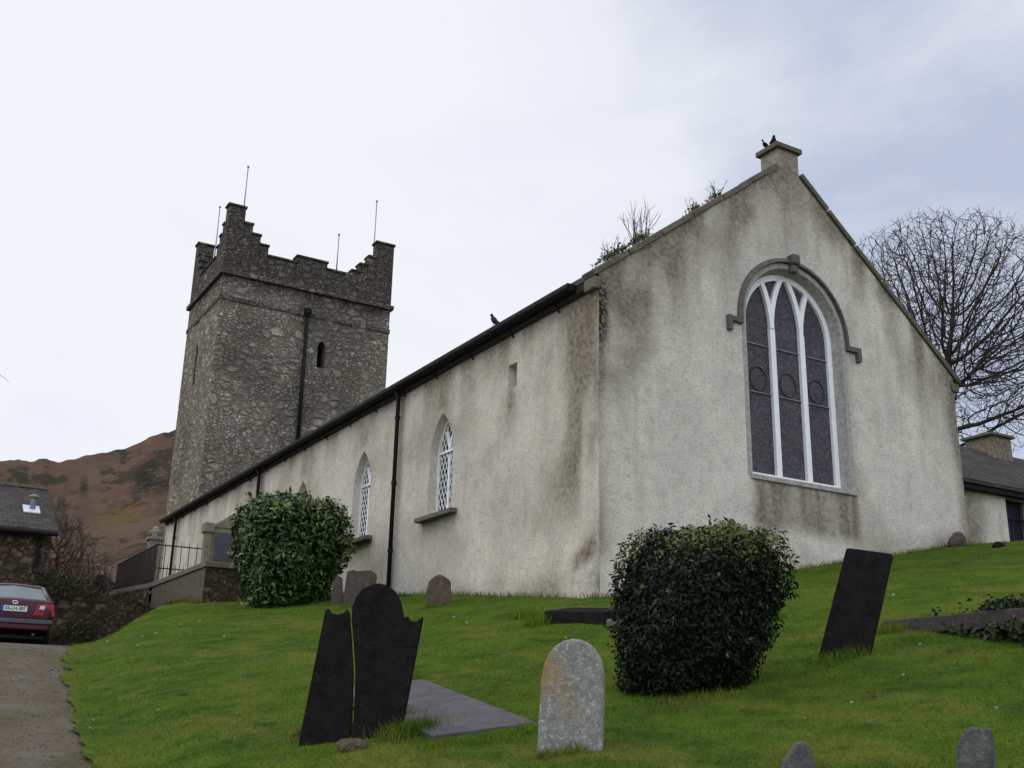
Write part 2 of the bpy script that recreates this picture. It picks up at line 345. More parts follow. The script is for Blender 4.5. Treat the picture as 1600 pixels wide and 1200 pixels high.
class G:
    def __init__(s): s.v = []; s.f = []
    def add(s, vs, fs):
        b = len(s.v); s.v += [tuple(map(float, p)) for p in vs]; s.f += [tuple(i+b for i in f) for f in fs]; return s
    def box(s, a, b):
        (x0, y0, z0), (x1, y1, z1) = a, b
        return s.add([(x0, y0, z0), (x1, y0, z0), (x1, y1, z0), (x0, y1, z0), (x0, y0, z1), (x1, y0, z1), (x1, y1, z1), (x0, y1, z1)],
                     [(3, 2, 1, 0), (4, 5, 6, 7), (0, 1, 5, 4), (1, 2, 6, 5), (2, 3, 7, 6), (3, 0, 4, 7)])
    def prism(s, loop, off):
        n = len(loop); L2 = [tuple(np.add(p, off)) for p in loop]
        return s.add(list(loop)+L2, [tuple(range(n))[::-1], tuple(range(n, 2*n))]+[(i, (i+1) % n, n+(i+1) % n, n+i) for i in range(n)])
    def tube(s, path, rad, n=8, cap=True):
        path = [np.array(p, float) for p in path]; m = len(path)
        rad = [rad]*m if np.isscalar(rad) else rad; vs = []
        for i, p in enumerate(path):
            t = path[min(i+1, m-1)]-path[max(i-1, 0)]; t /= np.linalg.norm(t)+1e-9
            a = np.cross(t, (0, 0, 1) if abs(t[2]) < .9 else (1, 0, 0)); a /= np.linalg.norm(a); b = np.cross(t, a)
            vs += [p+rad[i]*(a*math.cos(2*math.pi*k/n)+b*math.sin(2*math.pi*k/n)) for k in range(n)]
        fs = [(i*n+k, i*n+(k+1) % n, (i+1)*n+(k+1) % n, (i+1)*n+k) for i in range(m-1) for k in range(n)]
        if cap: fs += [tuple(range(n))[::-1], tuple(range((m-1)*n, m*n))]
        return s.add(vs, fs)
    def lathe(s, c, prof, n=16):
        return s.add([(c[0]+r*math.cos(2*math.pi*k/n), c[1]+r*math.sin(2*math.pi*k/n), c[2]+z) for r, z in prof for k in range(n)],
                     [(i*n+k, i*n+(k+1) % n, (i+1)*n+(k+1) % n, (i+1)*n+k) for i in range(len(prof)-1) for k in range(n)]+[tuple(range(n))[::-1], tuple(range((len(prof)-1)*n, len(prof)*n))])
    def band(s, inner, outer, off, closed=False):
        """a moulding between two matching open curves, extruded by off"""
        n = len(inner); o = np.array(off)
        vs = [*inner, *outer, *[np.add(p, o) for p in inner], *[np.add(p, o) for p in outer]]; fs = []
        for i in range(n-1+closed):
            j = (i+1) % n
            fs += [(i, j, n+j, n+i), (2*n+j, 2*n+i, 3*n+i, 3*n+j), (j, i, 2*n+i, 2*n+j), (n+i, n+j, 3*n+j, 3*n+i)]
        if not closed: fs += [(0, n, 3*n, 2*n), (n-1, 3*n-1, 4*n-1, 2*n-1)]
        return s.add(vs, fs)
    def mesh(s, name, smooth=False):
        me = bpy.data.meshes.new(name); me.from_pydata(s.v, [], s.f); me.update()
        bm = bmesh.new(); bm.from_mesh(me); bmesh.ops.recalc_face_normals(bm, faces=bm.faces); bm.to_mesh(me); bm.free()
        if smooth: me.polygons.foreach_set('use_smooth', np.ones(len(me.polygons), bool))
        return me
    def build(s, name, mat, parent=None, smooth=False, local=False, bevel=0):
        o = link(name, s.mesh(name, smooth), mat, parent, local)
        if bevel:
            b = o.modifiers.new('bevel', 'BEVEL'); b.width = bevel; b.segments = 2; b.limit_method = 'ANGLE'; b.angle_limit = R(40)
        return o
def inpoly(P, poly):
    x, y = P[:, 0], P[:, 1]; c = np.zeros(len(P), bool); q = np.asarray(poly)
    for (x0, y0), (x1, y1) in zip(q, np.roll(q, -1, 0)):
        k = ((y0 > y) != (y1 > y)); c ^= k & (x < (x1-x0)*(y-y0)/(y1-y0+1e-12)+x0)
    return c
def resample(loop, d):
    out = []
    for a, b in zip(loop, loop[1:]+loop[:1]):
        n = max(1, int(math.hypot(b[0]-a[0], b[1]-a[1])/d)); out += [(a[0]+(b[0]-a[0])*i/n, a[1]+(b[1]-a[1])*i/n) for i in range(n)]
    return out
def sheet(outline, holes, d):
    """dense triangulated wall sheet with openings, in its own plane"""
    loops = [resample(list(outline), d)]+[list(h) for h in holes]
    pts, edges = [], []
    for lp in loops:
        b = len(pts); pts += lp; edges += [(b+i, b+(i+1) % len(lp)) for i in range(len(lp))]
    q = np.array(outline); lo, hi = q.min(0), q.max(0)
    gx, gy = np.meshgrid(np.arange(lo[0]+d/2, hi[0], d), np.arange(lo[1]+d/2, hi[1], d))
    gp = np.stack([gx.ravel(), gy.ravel()], 1)+rng.uniform(-.25, .25, (gx.size, 2))*d
    k = inpoly(gp, outline)
    for h in holes: k &= ~inpoly(gp, h)
    allb = np.array(pts)
    gp = gp[k]; keep = np.ones(len(gp), bool)
    for i in range(0, len(gp), 2000):
        dd = np.min(np.hypot(gp[i:i+2000, None, 0]-allb[None, :, 0], gp[i:i+2000, None, 1]-allb[None, :, 1]), 1); keep[i:i+2000] = dd > d*.35
    pts += [tuple(p) for p in gp[keep]]
    V, _, F, *_ = delaunay_2d_cdt([Vector(p) for p in pts], edges, [], 0, 1e-6)
    V = np.array([tuple(v) for v in V]); F = np.array([f for f in F if len(f) == 3])
    c = V[F].mean(1); k = inpoly(c, outline)
    for h in holes: k &= ~inpoly(c, h)
    return V, F[k]
# ------------------------------------------------------------------ the ground
def plane(X, Y):
    z = -1.55+.193*X+.0925*Y
    return np.where(z > 4.1, 4.1+.55*(1-np.exp(-(z-4.1)/.55)), z)
def zroad(Y):
    Y = np.asarray(Y, float); z = -1.55+.12*Y
    return np.where(z > 1.2, 1.2+.22*(1-np.exp(-(z-1.2)/.22)), z)
def road_hit(x, y):
    v = ray(x, y); lo, hi = 2., 40.
    for _ in range(60):
        t = (lo+hi)/2; p = v/v[1]*t
        if p[2] > zroad(t) and v[2]/v[1] < .12 and False: pass
        if p[2]-(-1.55+.12*t) > 0: lo = t
        else: hi = t
    return v/v[1]*lo
_e = [road_hit(*p)[:2] for p in ((152, 1200), (132, 1140), (112, 1080), (104, 1050), (109, 1022), (122, 1001))]
_EY = [-8., 2.]+[p[1] for p in _e]+[29., 32.5, 36.5, 46., 60.]; _EX = [.4, .9]+[p[0] for p in _e]+[5.0, 6.0, 7.4, 7.9, 8.1]
print('EDGE', list(zip(_EX, _EY)))
def edge(Y): return np.interp(Y, _EY, _EX)
def ground(X, Y):
    X = np.asarray(X, float); Y = np.asarray(Y, float); s = X-edge(Y); wd = .5+.035*np.clip(Y, 0, 40)
    m = sstep(-.15, 1, s/wd); zr = zroad(Y)+.03
    z = zr+(plane(X, Y)-zr)*m
    z = z+m*(.16*np.exp(-((Y-27)/7)**2)*np.exp(-((s-2.0)/1.6)**2))
    return z+m*(.09*(fbm(X*.5, Y*.5, 3)-.5)+.05*(fbm(X*1.7, Y*1.7, 9)-.5))
def gz(x, y): return float(ground(x, y))
def hit(x, y):
    v = ray(x, y); v = v/math.hypot(v[0], v[1]); ds = np.arange(3, 60, .02)
    k = np.argmax(v[2]*ds < ground(v[0]*ds, v[1]*ds)); return v*ds[k]
# lawn sheet
ys = np.concatenate([np.arange(-6, 26, .14), np.arange(26, 62, .35)])
ss = np.concatenate([[-.04], np.arange(0, 3, .1), np.arange(3, 14, .16), 14+np.cumsum(np.linspace(.2, 1.6, 50))])
YY, S = np.meshgrid(ys, ss, indexing='ij')
XX = edge(YY)+S+np.where(S < .5, .40*(fbm(YY*.9, YY*0+.5, 31)-.5)+.03*(vnoise(YY*7, YY*0, 5)-.5), 0)*sstep(.6, 0, S)
ZZ = ground(XX, YY)
def gridfaces(a, b):
    i = np.arange(a*b).reshape(a, b); return np.stack([i[:-1, :-1], i[1:, :-1], i[1:, 1:], i[:-1, 1:]], -1).reshape(-1, 4)[:, ::-1]
lawn = link('lawn', npmesh('lawn', np.stack([XX, YY, ZZ], -1).reshape(-1, 3), gridfaces(*XX.shape), True), M['lawn'])
tag(lawn, 'sloping churchyard lawn', 'lawn', kind='structure')
ys = np.concatenate([np.arange(-6, 26, .25), np.arange(26, 80, 1)]); us = np.linspace(0, 1, 60)
YY, U = np.meshgrid(ys, us, indexing='ij'); XX = -25+(edge(YY)+1.2+25)*U**.7
ZZ = zroad(YY)-sstep(-.1, 1.2, XX-edge(YY))*.12+.035*(fbm(XX*1.1, YY*.7, 14)-.5)+.02*(fbm(XX*4, YY*4, 15)-.5)
road = link('driveway', npmesh('driveway', np.stack([XX, YY, ZZ], -1).reshape(-1, 3), gridfaces(*XX.shape), True), M['road'])
tag(road, 'rough gravel drive', 'drive', kind='structure')
# hill and far terrain
az = np.radians(np.concatenate([np.arange(-180, -12, 6), np.arange(-12, 40, .18), np.arange(40, 181, 6)])); rr = np.concatenate([np.geomspace(30, 1000, 90), [1400, 2500, 5000]])
A, Rr = np.meshgrid(az, rr, indexing='ij'); Ad = np.degrees(A)
prof = np.interp(Ad, [-180, -60, -20, 0, 4.84, 6.8, 7.5, 8.27, 9.13, 10.2, 11.03, 11.76, 12.74, 16, 20, 26, 34, 45, 180], [0, 0, .1, .19, .2048, .2117, .2095, .2129, .2186, .2275, .2327, .2411, .2475, .27, .265, .22, .10, 0, 0])
RT = 680.
up = np.clip((Rr-70)/(RT-70), 0, 1)**1.7
prof = prof+np.where(prof > .05, .0035*(fbm(Ad*1.6, Ad*0, 77)-.5)*2, 0)
HZ = 1.0+prof*RT*up*(1-.18*np.sin(np.pi*up))-np.clip((Rr-RT)/2000, 0, 1)*260*(prof > .02)-prof*0
HZ += sstep(100, 260, Rr)*sstep(0.0, .1, prof)*(1-sstep(.80, 1.0, up))*(3*(fbm(A*22+Rr*.004, Rr*.008, 40)-.5)+1.5*(fbm(A*80, Rr*.03, 41)-.5))
HZ = np.where(Rr < 75, np.minimum(HZ, 1.0), HZ); HZ[:, 0] = .2
st = np.zeros((A.size, 3)); fr_ = np.clip((HZ/Rr)/np.maximum(prof, .02), 0, 1.05); st[:, 0] = fr_.ravel()
st[:, 1] = (np.exp(-((Ad-10.9)/1.3)**2)*np.exp(-((fr_-.73)/.05)**2)).ravel()
hb = np.minimum.reduce([np.abs(fr_-(.795+.008*np.sin(Ad*1.7))), np.abs(fr_-(.70+.01*np.sin(Ad*.9+1))), np.abs(fr_-(.87+.012*np.sin(Ad*2)))])
st[:, 2] = (sstep(.010, .004, hb)*(fbm(Ad*3, fr_*3, 60) > .42)).ravel()
hill = link('hill', npmesh('hill', np.stack([np.sin(A)*Rr, np.cos(A)*Rr, HZ], -1).reshape(-1, 3), gridfaces(*A.shape), True, stain=st), M['hill'])
tag(hill, 'brown bracken hillside with dark heather top', 'hill', kind='structure')
# ------------------------------------------------------------------ the church
X0, Y0 = 11.541, 16.334           # south wall plane, east gable plane
XR, YW = 22.08, 50.3
APX, APZ, EL, ER = 16.93, 12.62, 8.58, 8.27
church = thing('church', (X0, Y0, 2.18), 'long roughcast church with white traceried east window in its gable', 'church')
def arc(cx, cz, r, a0, a1, n): return [(cx+r*math.cos(R(a0+(a1-a0)*i/n)), cz+r*math.sin(R(a0+(a1-a0)*i/n))) for i in range(n+1)]
WC, WR, WS, WSP = 16.825, 1.47, 4.96, 8.44    # east window: centre, half width, sill, springing
def eastloop(r, sill, n=28):
    return [(WC-r, sill)]+[(WC-r, sill+(WSP-sill)*i/8) for i in range(1, 8)]+arc(WC, WSP, r, 180, 0, n)+[(WC+r, WSP-(WSP-sill)*i/8) for i in range(1, 9)]
def lancet(c, hw, z0, zs, ap, n=12):
    rise = ap-zs; rad = (hw*hw+rise*rise)/(2*hw); a = math.degrees(math.asin(rise/rad))
    L = [(c-hw+rad-rad*math.cos(R(a*i/n)), zs+rad*math.sin(R(a*i/n))) for i in range(n+1)]
    Rr_ = [(2*c-p[0], p[1]) for p in L[::-1][1:]]
    return [(c-hw, z0)]+[(c-hw, z0+(zs-z0)*i/6) for i in range(1, 6)]+L+Rr_+[(c+hw, zs-(zs-z0)*i/6) for i in range(1, 7)]
NW = [22.93, 27.74, 32.58]
NH, NZ0, NZS, NAP = .61, 4.74, 6.15, 7.21
slot = [(19.42, 7.02), (19.42, 7.56), (19.80, 7.56), (19.80, 7.02)]
slot = resample(slot, .12)
WV, WF, WS_ = [], [], []
def addwall(V, F, st):
    b = sum(len(x) for x in WV); WV.append(np.asarray(V, float)); WF.append(np.asarray(F)+b); WS_.append(np.asarray(st, float))
def reveal(loop3, off, st=None, inset=None):
    L = np.array(loop3); n = len(L); L2 = (L if inset is None else np.array(inset))+np.array(off)
    V = np.concatenate([L, L2]); F = []
    for i in range(n):
        j = (i+1) % n; F += [(i, j, n+j), (i, n+j, n+i)]
    addwall(V, F, np.tile([.12, 0, 0], (2*n, 1)) if st is None else st)
# gable sheet
xs = np.linspace(X0, XR, 30)
out = [(X0, EL), (APX, APZ), (XR, ER)]+[(x, float(ground(x, Y0))-.25) for x in xs[::-1]]
V2, F2 = sheet(out[::-1], [eastloop(WR, WS)], .11)
x, z = V2[:, 0], V2[:, 1]; gr = ground(x, np.full_like(x, Y0))
slope = np.where(x < APX, EL+(x-X0)*(APZ-EL)/(APX-X0), ER+(XR-x)*(APZ-ER)/(XR-APX)); dz = slope-z
strk = fbm(x*2.2, z*.25, 20); blot = fbm(x*1.1, z*1.1, 21)
s0 = .75*np.exp(-dz/.55)*sstep(.25, .6, strk)+.55*np.exp(-dz/1.6)*sstep(.38, .68, strk)
s0 += .75*np.exp(-((x-12.9)/.28)**2)*sstep(2.1, .2, dz)*sstep(.2, .6, fbm(x*4, z*.7, 23))+.4*np.exp(-((x-14.1)/.12)**2)*sstep(2.5, .3, dz)
s0 += .62*sstep(3.6, .3, dz)*sstep(.36, .66, fbm(x*1.0, z*.5, 29))+.55*sstep(3.0, .5, x-X0)*sstep(5.2, 7.0, z)*sstep(.35, .65, blot)
s0 += 1.1*sstep(15.25, 15.5, x)*sstep(18.55, 18.3, x)*sstep(3.75, 4.15, z+.35*(strk-.5))*sstep(5.1, 4.95, z)*(.6+.4*sstep(.35, .6, fbm(x*5, z*.4, 25)))
s0 += .75*sstep(XR-.42, XR-.05, x+.25*(blot-.5))+.35*sstep(17.9, 18.4, x)*sstep(18.75, 18.4, x)*sstep(4.9, 5, z)*sstep(8.3, 8, z)
s0 += .45*sstep(.6, 0, z-gr)*sstep(.3, .6, blot)+.8*np.exp(-(x-X0)/.14)*sstep(2.4, 3.2, z)*(.5+.5*strk)
s1 = .75*np.exp(-((x-12.75)/.22)**2)*sstep(1.9, .3, dz)*sstep(.45, .7, fbm(x*5, z*.8, 26))+.6*np.exp(-(x-X0)/.22)*sstep(4.2, 3.2, z)*sstep(.35, .6, blot)
s1 += .3*sstep(.55, .75, fbm(x*.7, z*.5, 27))+.42*sstep(3.0, .2, dz)*sstep(.40, .68, fbm(x*1.3, z*.6, 30))
s2 = sstep(.30, .12, x-X0)*sstep(7.0, 7.35, z)*sstep(8.6, 8.3, z)+.5*sstep(.22, .05, x-X0)*sstep(6.2, 7.2, z)*sstep(7.3, 7.0, z)
yy = Y0-.02*(fbm(x*1.3, z*1.3, 22)-.5)-.20*np.exp(-(x-X0)/.5)*sstep(1.3, 0, z-2.3)*(.5+fbm(x*3, z*3, 28))*sstep(X0, X0+.7, x)
addwall(np.stack([x, yy, z], 1), F2, np.clip(np.stack([s0, s1, s2], 1), 0, 1))
# south nave sheet
out = [(Y0, EL-.05)]+[(YW, EL-.05)]+[(y, float(ground(X0, y))-.4) for y in np.linspace(YW, Y0, 50)]
V2, F2 = sheet(out, [lancet(c, NH, NZ0, NZS, NAP) for c in NW]+[slot], .15)
y, z = V2[:, 0], V2[:, 1]; gr = ground(np.full_like(y, X0), y); d = y-Y0; t = EL-.1-z
strk = fbm(y*1.8, z*.22, 50); blot = fbm(y*.9, z*.9, 51)
s0 = .7*np.exp(-t/.35)*(.5+strk)+.5*np.exp(-t/1.3)*sstep(.4, .7, strk)+.16+.28*sstep(.42, .7, blot)
s0 += .75*sstep(2.6, .3, d)*sstep(3.2, 5.0, z)*sstep(.25, .6, fbm(y*2.5, z*.5, 53))+.5*np.exp(-((d-.5)/.18)**2)*sstep(5.5, 7, z)
s0 += .75*np.exp(-((y-19.66)/.17)**2)*sstep(5.6, 6.9, z)*sstep(7.1, 7.0, z)*(.5+strk)
for c in NW: s0 += .6*sstep(1.05, .75, np.abs(y-c))*sstep(NZ0-1.0, NZ0-.2, z)*sstep(NZ0, NZ0-.05, z)*(.4+strk)+.35*sstep(.4, .1, np.abs(y-c))*sstep(NAP, NAP+.2, z)*sstep(NAP+1.2, NAP+.2, z)
for c in (36.85, 48.2, 25.35): s0 += .35*np.exp(-((y-c)/.25)**2)
s0 += .35*sstep(.5, 0, z-gr)*sstep(.3, .6, blot)
s1 = .5*sstep(2.6, .2, d)*sstep(4.8, 6.5, z)*sstep(.4, .65, fbm(y*1.2, z*.5, 54))+.95*sstep(.30, .10, np.abs(z-2.95-.55*(.55-d)-.25*(blot-.5)))*sstep(.95, .5, d+.5*(strk-.5))*sstep(.05, .2, d)
s1 += .4*np.exp(-d/.2)*sstep(4.5, 3.4, z)
s1 += .15*sstep(.5, .8, fbm(y*.4, z*.3, 55))
s2 = .8*sstep(.5, .15, d)*sstep(.62, .7, fbm(y*6, z*6, 56))*sstep(3.6, 2.6, z)
bul = .16*sstep(1.25, .3, z-gr-.25*d*sstep(3, 0, d)*0)*sstep(6, 0, d)*(.35+fbm(y*1.7, z*1.7, 57))
xx = X0-bul*sstep(0, .3, d)-.03*(fbm(y*1.1, z*1.1, 58)-.5)*sstep(0, .3, d)
addwall(np.stack([xx, y, z], 1), F2[:, ::-1], np.clip(np.stack([s0, s1, s2], 1), 0, 1))
for c in NW: reveal([(X0, p[0], p[1]) for p in lancet(c, NH, NZ0, NZS, NAP)], (.30, 0, 0))
reveal([(X0, p[0], p[1]) for p in slot], (.35, 0, 0))
addwall([(X0+.34, 19.35, 6.95), (X0+.34, 19.9, 6.95), (X0+.34, 19.9, 7.65), (X0+.34, 19.35, 7.65)], [(0, 1, 2), (0, 2, 3)], [[.5, 0, 0]]*4)
addwall([(XR, Y0, 2), (XR, YW, 2), (XR, YW, ER), (XR, Y0, ER), (X0, YW, 2), (X0, YW, EL), (APX, YW, APZ)], [(0, 1, 2), (0, 2, 3), (4, 5, 1), (5, 2, 1), (5, 6, 2)], [[.3, 0, 0]]*7)
wall = link('wall', npmesh('wall', np.concatenate(WV), np.concatenate(WF), stain=np.concatenate(WS_)), M['render'], church)
# roof
g = G(); t = .12
eX, eZ = X0-.12, EL-.12*(APZ-EL)/(APX-X0)+.10
g.prism([(eX, Y0+.34, eZ), (APX, Y0+.34, APZ+.06), (APX, Y0+.34, APZ+.06-t), (eX, Y0+.34, eZ-t)], (0, YW+.1-Y0-.34, 0))
g.prism([(APX+.005, Y0+.34, APZ+.06), (XR+.25, Y0+.34, ER-.1), (XR+.25, Y0+.34, ER-.1-t), (APX+.005, Y0+.34, APZ+.06-t)], (0, YW+.1-Y0-.34, 0))
roof = g.build('roof', M['slate_y'], church)
# coping stones along the gable
def coping(p0, p1, n, mat, w0=-.06, w1=.36, th=.125):
    for i in range(n):
        a, b = np.array(p0)+(np.array(p1)-p0)*(i/n+.002), np.array(p0)+(np.array(p1)-p0)*((i+1)/n-.003)
        dv = (b-a)/np.linalg.norm(b-a); nv = np.array([-dv[1], dv[0]])
        if nv[1] < 0: nv = -nv
        j = random.uniform(-.012, .012); q = [a+nv*j, b+nv*(j+random.uniform(-.006, .006)), b+nv*(th+j), a+nv*(th+j)]
        G().prism([(p[0], Y0+w0+random.uniform(-.01, .01), p[1]) for p in q], (0, w1-w0, 0)).build('coping_stone', mat, church, bevel=.02)
coping((X0-.12, EL-.10), (16.62, 12.40), 6, M['coping'])
coping((17.26, 12.36), (XR+.18, ER-.13), 6, M['mossy'])
g = G(); g.box((X0-.13, Y0-.04, EL-.36), (X0+.02, Y0+.34, EL-.10)); g.build('kneeler', M['coping'], church, bevel=.03)
g = G(); g.box((XR-.10, Y0-.05, ER-.36), (XR+.16, Y0+.34, ER-.13)); g.build('kneeler', M['mossy'], church, bevel=.03)
# bellcote block at the apex
g = G(); g.box((16.63, Y0+.002, 11.9), (17.27, Y0+.56, 12.94))
bc = g.build('gable_block', M['brownstone'] if 0 else M['render'], church); put(bc.data, 'stain', [[.75, .3, 0]]*8)
cx0, cx1, cy0, cy1 = 16.54, 17.35, Y0-.08, Y0+.64
G().add([(cx0, cy0, 12.93), (cx1, cy0, 12.93), (cx1, cy1, 12.93), (cx0, cy1, 12.93), (cx0, cy0, 13.05), (cx1, cy0, 13.05), (cx1, cy1, 13.05), (cx0, cy1, 13.05), (cx0+.15, cy0+.15, 13.10), (cx1-.15, cy0+.15, 13.10), (cx1-.15, cy1-.15, 13.10), (cx0+.15, cy1-.15, 13.10)],
        [(3, 2, 1, 0), (0, 1, 5, 4), (1, 2, 6, 5), (2, 3, 7, 6), (3, 0, 4, 7), (4, 5, 9, 8), (5, 6, 10, 9), (6, 7, 11, 10), (7, 4, 8, 11), (8, 9, 10, 11)]).build('cap_stone', M['mossy'], bc, bevel=.015)
# eaves: fascia, gutter, brackets
g = G(); g.prism([(X0-.10, Y0+.36, EL-.28), (X0-.015, Y0+.36, EL-.34), (X0-.015, Y0+.36, EL-.08), (X0-.10, Y0+.36, EL-.08)], (0, YW-Y0-.3, 0)); g.build('eaves_board', M['fascia'], church)
g = G(); pr = [(eX-.11+.10*math.cos(R(a)), eZ-.15+.10*math.sin(R(a))) for a in range(180, 361, 20)]; pr = [(pr[0][0], pr[0][1]+.05)]+pr+[(pr[-1][0], pr[-1][1]+.05)]
g.prism([(p[0], Y0+.62, p[1]) for p in pr], (0, YW+.15-Y0-.62, 0)); gut = g.build('gutter', M['gutter'], church)
yy_ = Y0+1.4
while yy_ < YW: G().tube([(X0-.005, yy_, EL-.42), (eX-.02, yy_, eZ-.27), (eX-.215, yy_, eZ-.17)], .02, 6).build('gutter_bracket', M['gutter'], gut); yy_ += 1.85
for yp in (25.36, 36.85, 48.2):
    zb = gz(X0, yp)-.05; xo = X0-.11
    g = G(); g.tube([(eX-.09, yp, eZ-.2), (xo, yp, eZ-.42), (xo, yp, zb)], .055, 10)
    dp = g.build('downpipe', M['gutter'], church, smooth=True)
    for zz in np.arange(zb+1.1, EL-.8, 1.75): G().tube([(xo, yp, zz), (xo, yp, zz+.10)], .072, 10).build('pipe_collar', M['gutter'], dp)
# east window
def ring3(r, sill, y): return [(p[0], y, p[1]) for p in eastloop(r, sill)]
RI, YG = 1.36, Y0+.30
g = G(); o_, i_ = ring3(WR+.085, WS, Y0-.012), ring3(WR-.03, WS+.02, Y0-.012); k_ = ring3(RI, WS+.06, YG)
n = len(o_); fs = []
for i in range(n-1): fs += [(i, i+1, n+i+1, n+i), (n+i, n+i+1, 2*n+i+1, 2*n+i)]
back = ring3(WR+.085, WS, Y0+.02); fs += [(i+1, i, 3*n+i, 3*n+i+1) for i in range(n-1)]
g.add(o_+i_+k_+back, fs); ew_s = g.build('window_surround', M['dressed'], church)
g = G(); g.box((WC-WR-.02, Y0-.05, WS-.06), (WC+WR+.12, YG+.1, WS+.045)); g.build('sill', M['dressed'], ew_s, bevel=.012)
# quoin blocks of the right jamb
for zz, hh in ((5.1, .75), (6.1, .4), (7.2, .8)):
    pass
def outer_r(a): return WR+.20
hin = arc(WC, WSP, WR+.10, 184, -4, 40); hout = arc(WC, WSP, WR+.20, 184, -4, 40)
g = G(); g.band([(p[0], Y0-.10, p[1]) for p in hin], [(p[0], Y0-.06, p[1]) for p in hout], (0, .11, 0))
for sx in (-1, 1):
    xa, xb = WC+sx*(WR+.10), WC+sx*(WR+.52); 
    g.box((min(xa, xb), Y0-.10, WSP-.19), (max(xa, xb), Y0+.01, WSP-.07))
    xc = WC+sx*(WR+.41); g.box((min(xc, xb+sx*.003), Y0-.103, WSP-.40), (max(xc, xb+sx*.003), Y0+.01, WSP-.065))
g.build('hood_mould', M['hood'], ew_s, bevel=.01)
g = G(); g.box((WC-.11, Y0-.22, WSP+WR+.05), (WC+.11, Y0+.02, WSP+WR+.30)); g.box((WC-.09, Y0-.16, WSP+WR-.14), (WC+.09, Y0+.02, WSP+WR+.06)); g.build('keystone', M['hood'], ew_s, bevel=.05)
fr = G(); a_ = ring3(RI+.01, WS+.05, YG-.07); b_ = ring3(RI-.125, WS+.16, YG-.07); fr.band(b_, a_, (0, .12, 0))
fr.box((WC-RI, YG-.09, WS+.03), (WC+RI, YG+.05, WS+.155))
ew = fr.build('window_frame', M['white'], church)
mxs = [WC-.445, WC+.445]; BR = 2.5
for k, mxx in enumerate(mxs):
    g = G(); g.box((mxx-.072, YG-.08, WS+.14), (mxx+.072, YG+.04, WSP+.02))
    for sd_ in (-1, 1):
        cx = mxx+sd_*BR; pts = []
        for i in range(30):
            a = i*1.35; px_ = cx-sd_*BR*math.cos(R(a)); pz = WSP+BR*math.sin(R(a))
            if math.hypot(px_-WC, pz-WSP) > RI-.06: break
            pts.append((px_, pz, a))
        I = [(cx-sd_*(BR-.062)*math.cos(R(a)), YG-.078+.004*k+.002*sd_, WSP+(BR-.062)*math.sin(R(a))) for _, _, a in pts]
        O = [(cx-sd_*(BR+.062)*math.cos(R(a)), YG-.078+.004*k+.002*sd_, WSP+(BR+.062)*math.sin(R(a))) for _, _, a in pts]
        g.band(I, O, (0, .10, 0))
    g.build('mullion', M['white'], ew)
gl = ring3(RI-.04, WS+.1, YG+.0); g = G(); g.add(gl, [tuple(range(len(gl)))[::-1]]); sg = g.build('stained_glass', M['stained'], ew)
for zz in (8.02, 6.92):
    g = G()
    for a, b in ((WC-RI+.1, mxs[0]-.06), (mxs[0]+.06, mxs[1]-.06), (mxs[1]+.06, WC+RI-.1)): g.box((a, YG-.03, zz-.012), (b, YG-.003, zz+.012))
    g.build('saddle_bar', M['lead'], sg)
for cx in (WC-.87, WC, WC+.87):
    g = G(); pa = [(cx+.235*math.cos(R(a)), YG-.012, 7.23+.27*math.sin(R(a))) for a in range(0, 361, 12)]; g.tube(pa, .010, 6, False)
    pa = [(cx+.185*math.cos(R(a)), YG-.012, 7.23+.22*math.sin(R(a))) for a in range(0, 361, 12)]; g.build('roundel', M['cames'], sg)
# nave windows
for c in NW:
    xg = X0+.22
    lo_ = lancet(c, NH+.01, NZ0+.0, NZS, NAP+.01); li_ = lancet(c, NH-.055, NZ0+.06, NZS, NAP-.09)
    g = G(); g.band([(xg, p[0], p[1]) for p in li_], [(xg, p[0], p[1]) for p in lo_], (.06, 0, 0)); g.box((xg, c-NH, NZ0-.01), (xg+.06, c+NH, NZ0+.058))
    nf = g.build('window_frame', M['white'], church)
    poly = lancet(c, NH-.03, NZ0+.03, NZS, NAP-.05)
    g = G(); g.add([(xg+.05, p[0], p[1]) for p in poly], [tuple(range(len(poly)))]); g.build('pane', M['pane'], nf)
    g = G(); g.box((xg-.004, c-.03, NZ0+.05), (xg+.05, c+.03, NZS+.05)); g.box((xg-.008, c-NH+.03, NZS+.12), (xg+.05, c+NH-.03, NZS+.165))
    for s_ in (-1, 1):
        I, O = [], []
        for i in range(12):
            a = i*3.2; rad = 1.15; p = (c+s_*(rad-rad*math.cos(R(a))), NZS+rad*math.sin(R(a)))
            if not inpoly(np.array([p]), poly)[0]: break
            I.append((xg-.002, p[0]-.026, p[1])); O.append((xg-.002, p[0]+.026, p[1]))
        g.band(I, O, (.05, 0, 0))
    g.build('mullion', M['white'], nf)
    g = G(); dw, dh = .165, .30; slope_ = dh/dw
    P2 = np.array(poly)
    for s_ in (-1, 1):
        for k in range(-30, 40):
            b0 = NZ0+k*dh; yv = np.linspace(c-NH, c+NH, 140); zv = b0+s_*slope_*(yv-c)
            ins = inpoly(np.stack([yv, zv], 1), P2)
            i = 0
            while i < 140:
                if ins[i]:
                    j = i
                    while j+1 < 140 and ins[j+1]: j += 1
                    if j > i: g.tube([(xg+.022+.004*s_, yv[i], zv[i]), (xg+.022+.004*s_, yv[j], zv[j])], .0115, 4)
                    i = j
                i += 1
    g.build('lattice', M['white'], nf)
    g = G(); g.prism([(X0-.20, c-.93, NZ0-.14), (X0+.2, c-.93, NZ0-.14), (X0+.2, c-.93, NZ0-.002), (X0-.20, c-.93, NZ0-.03)], (0, 1.86, 0)); g.build('sill', M['brownstone'] if 0 else M['hood'], nf, bevel=.015)
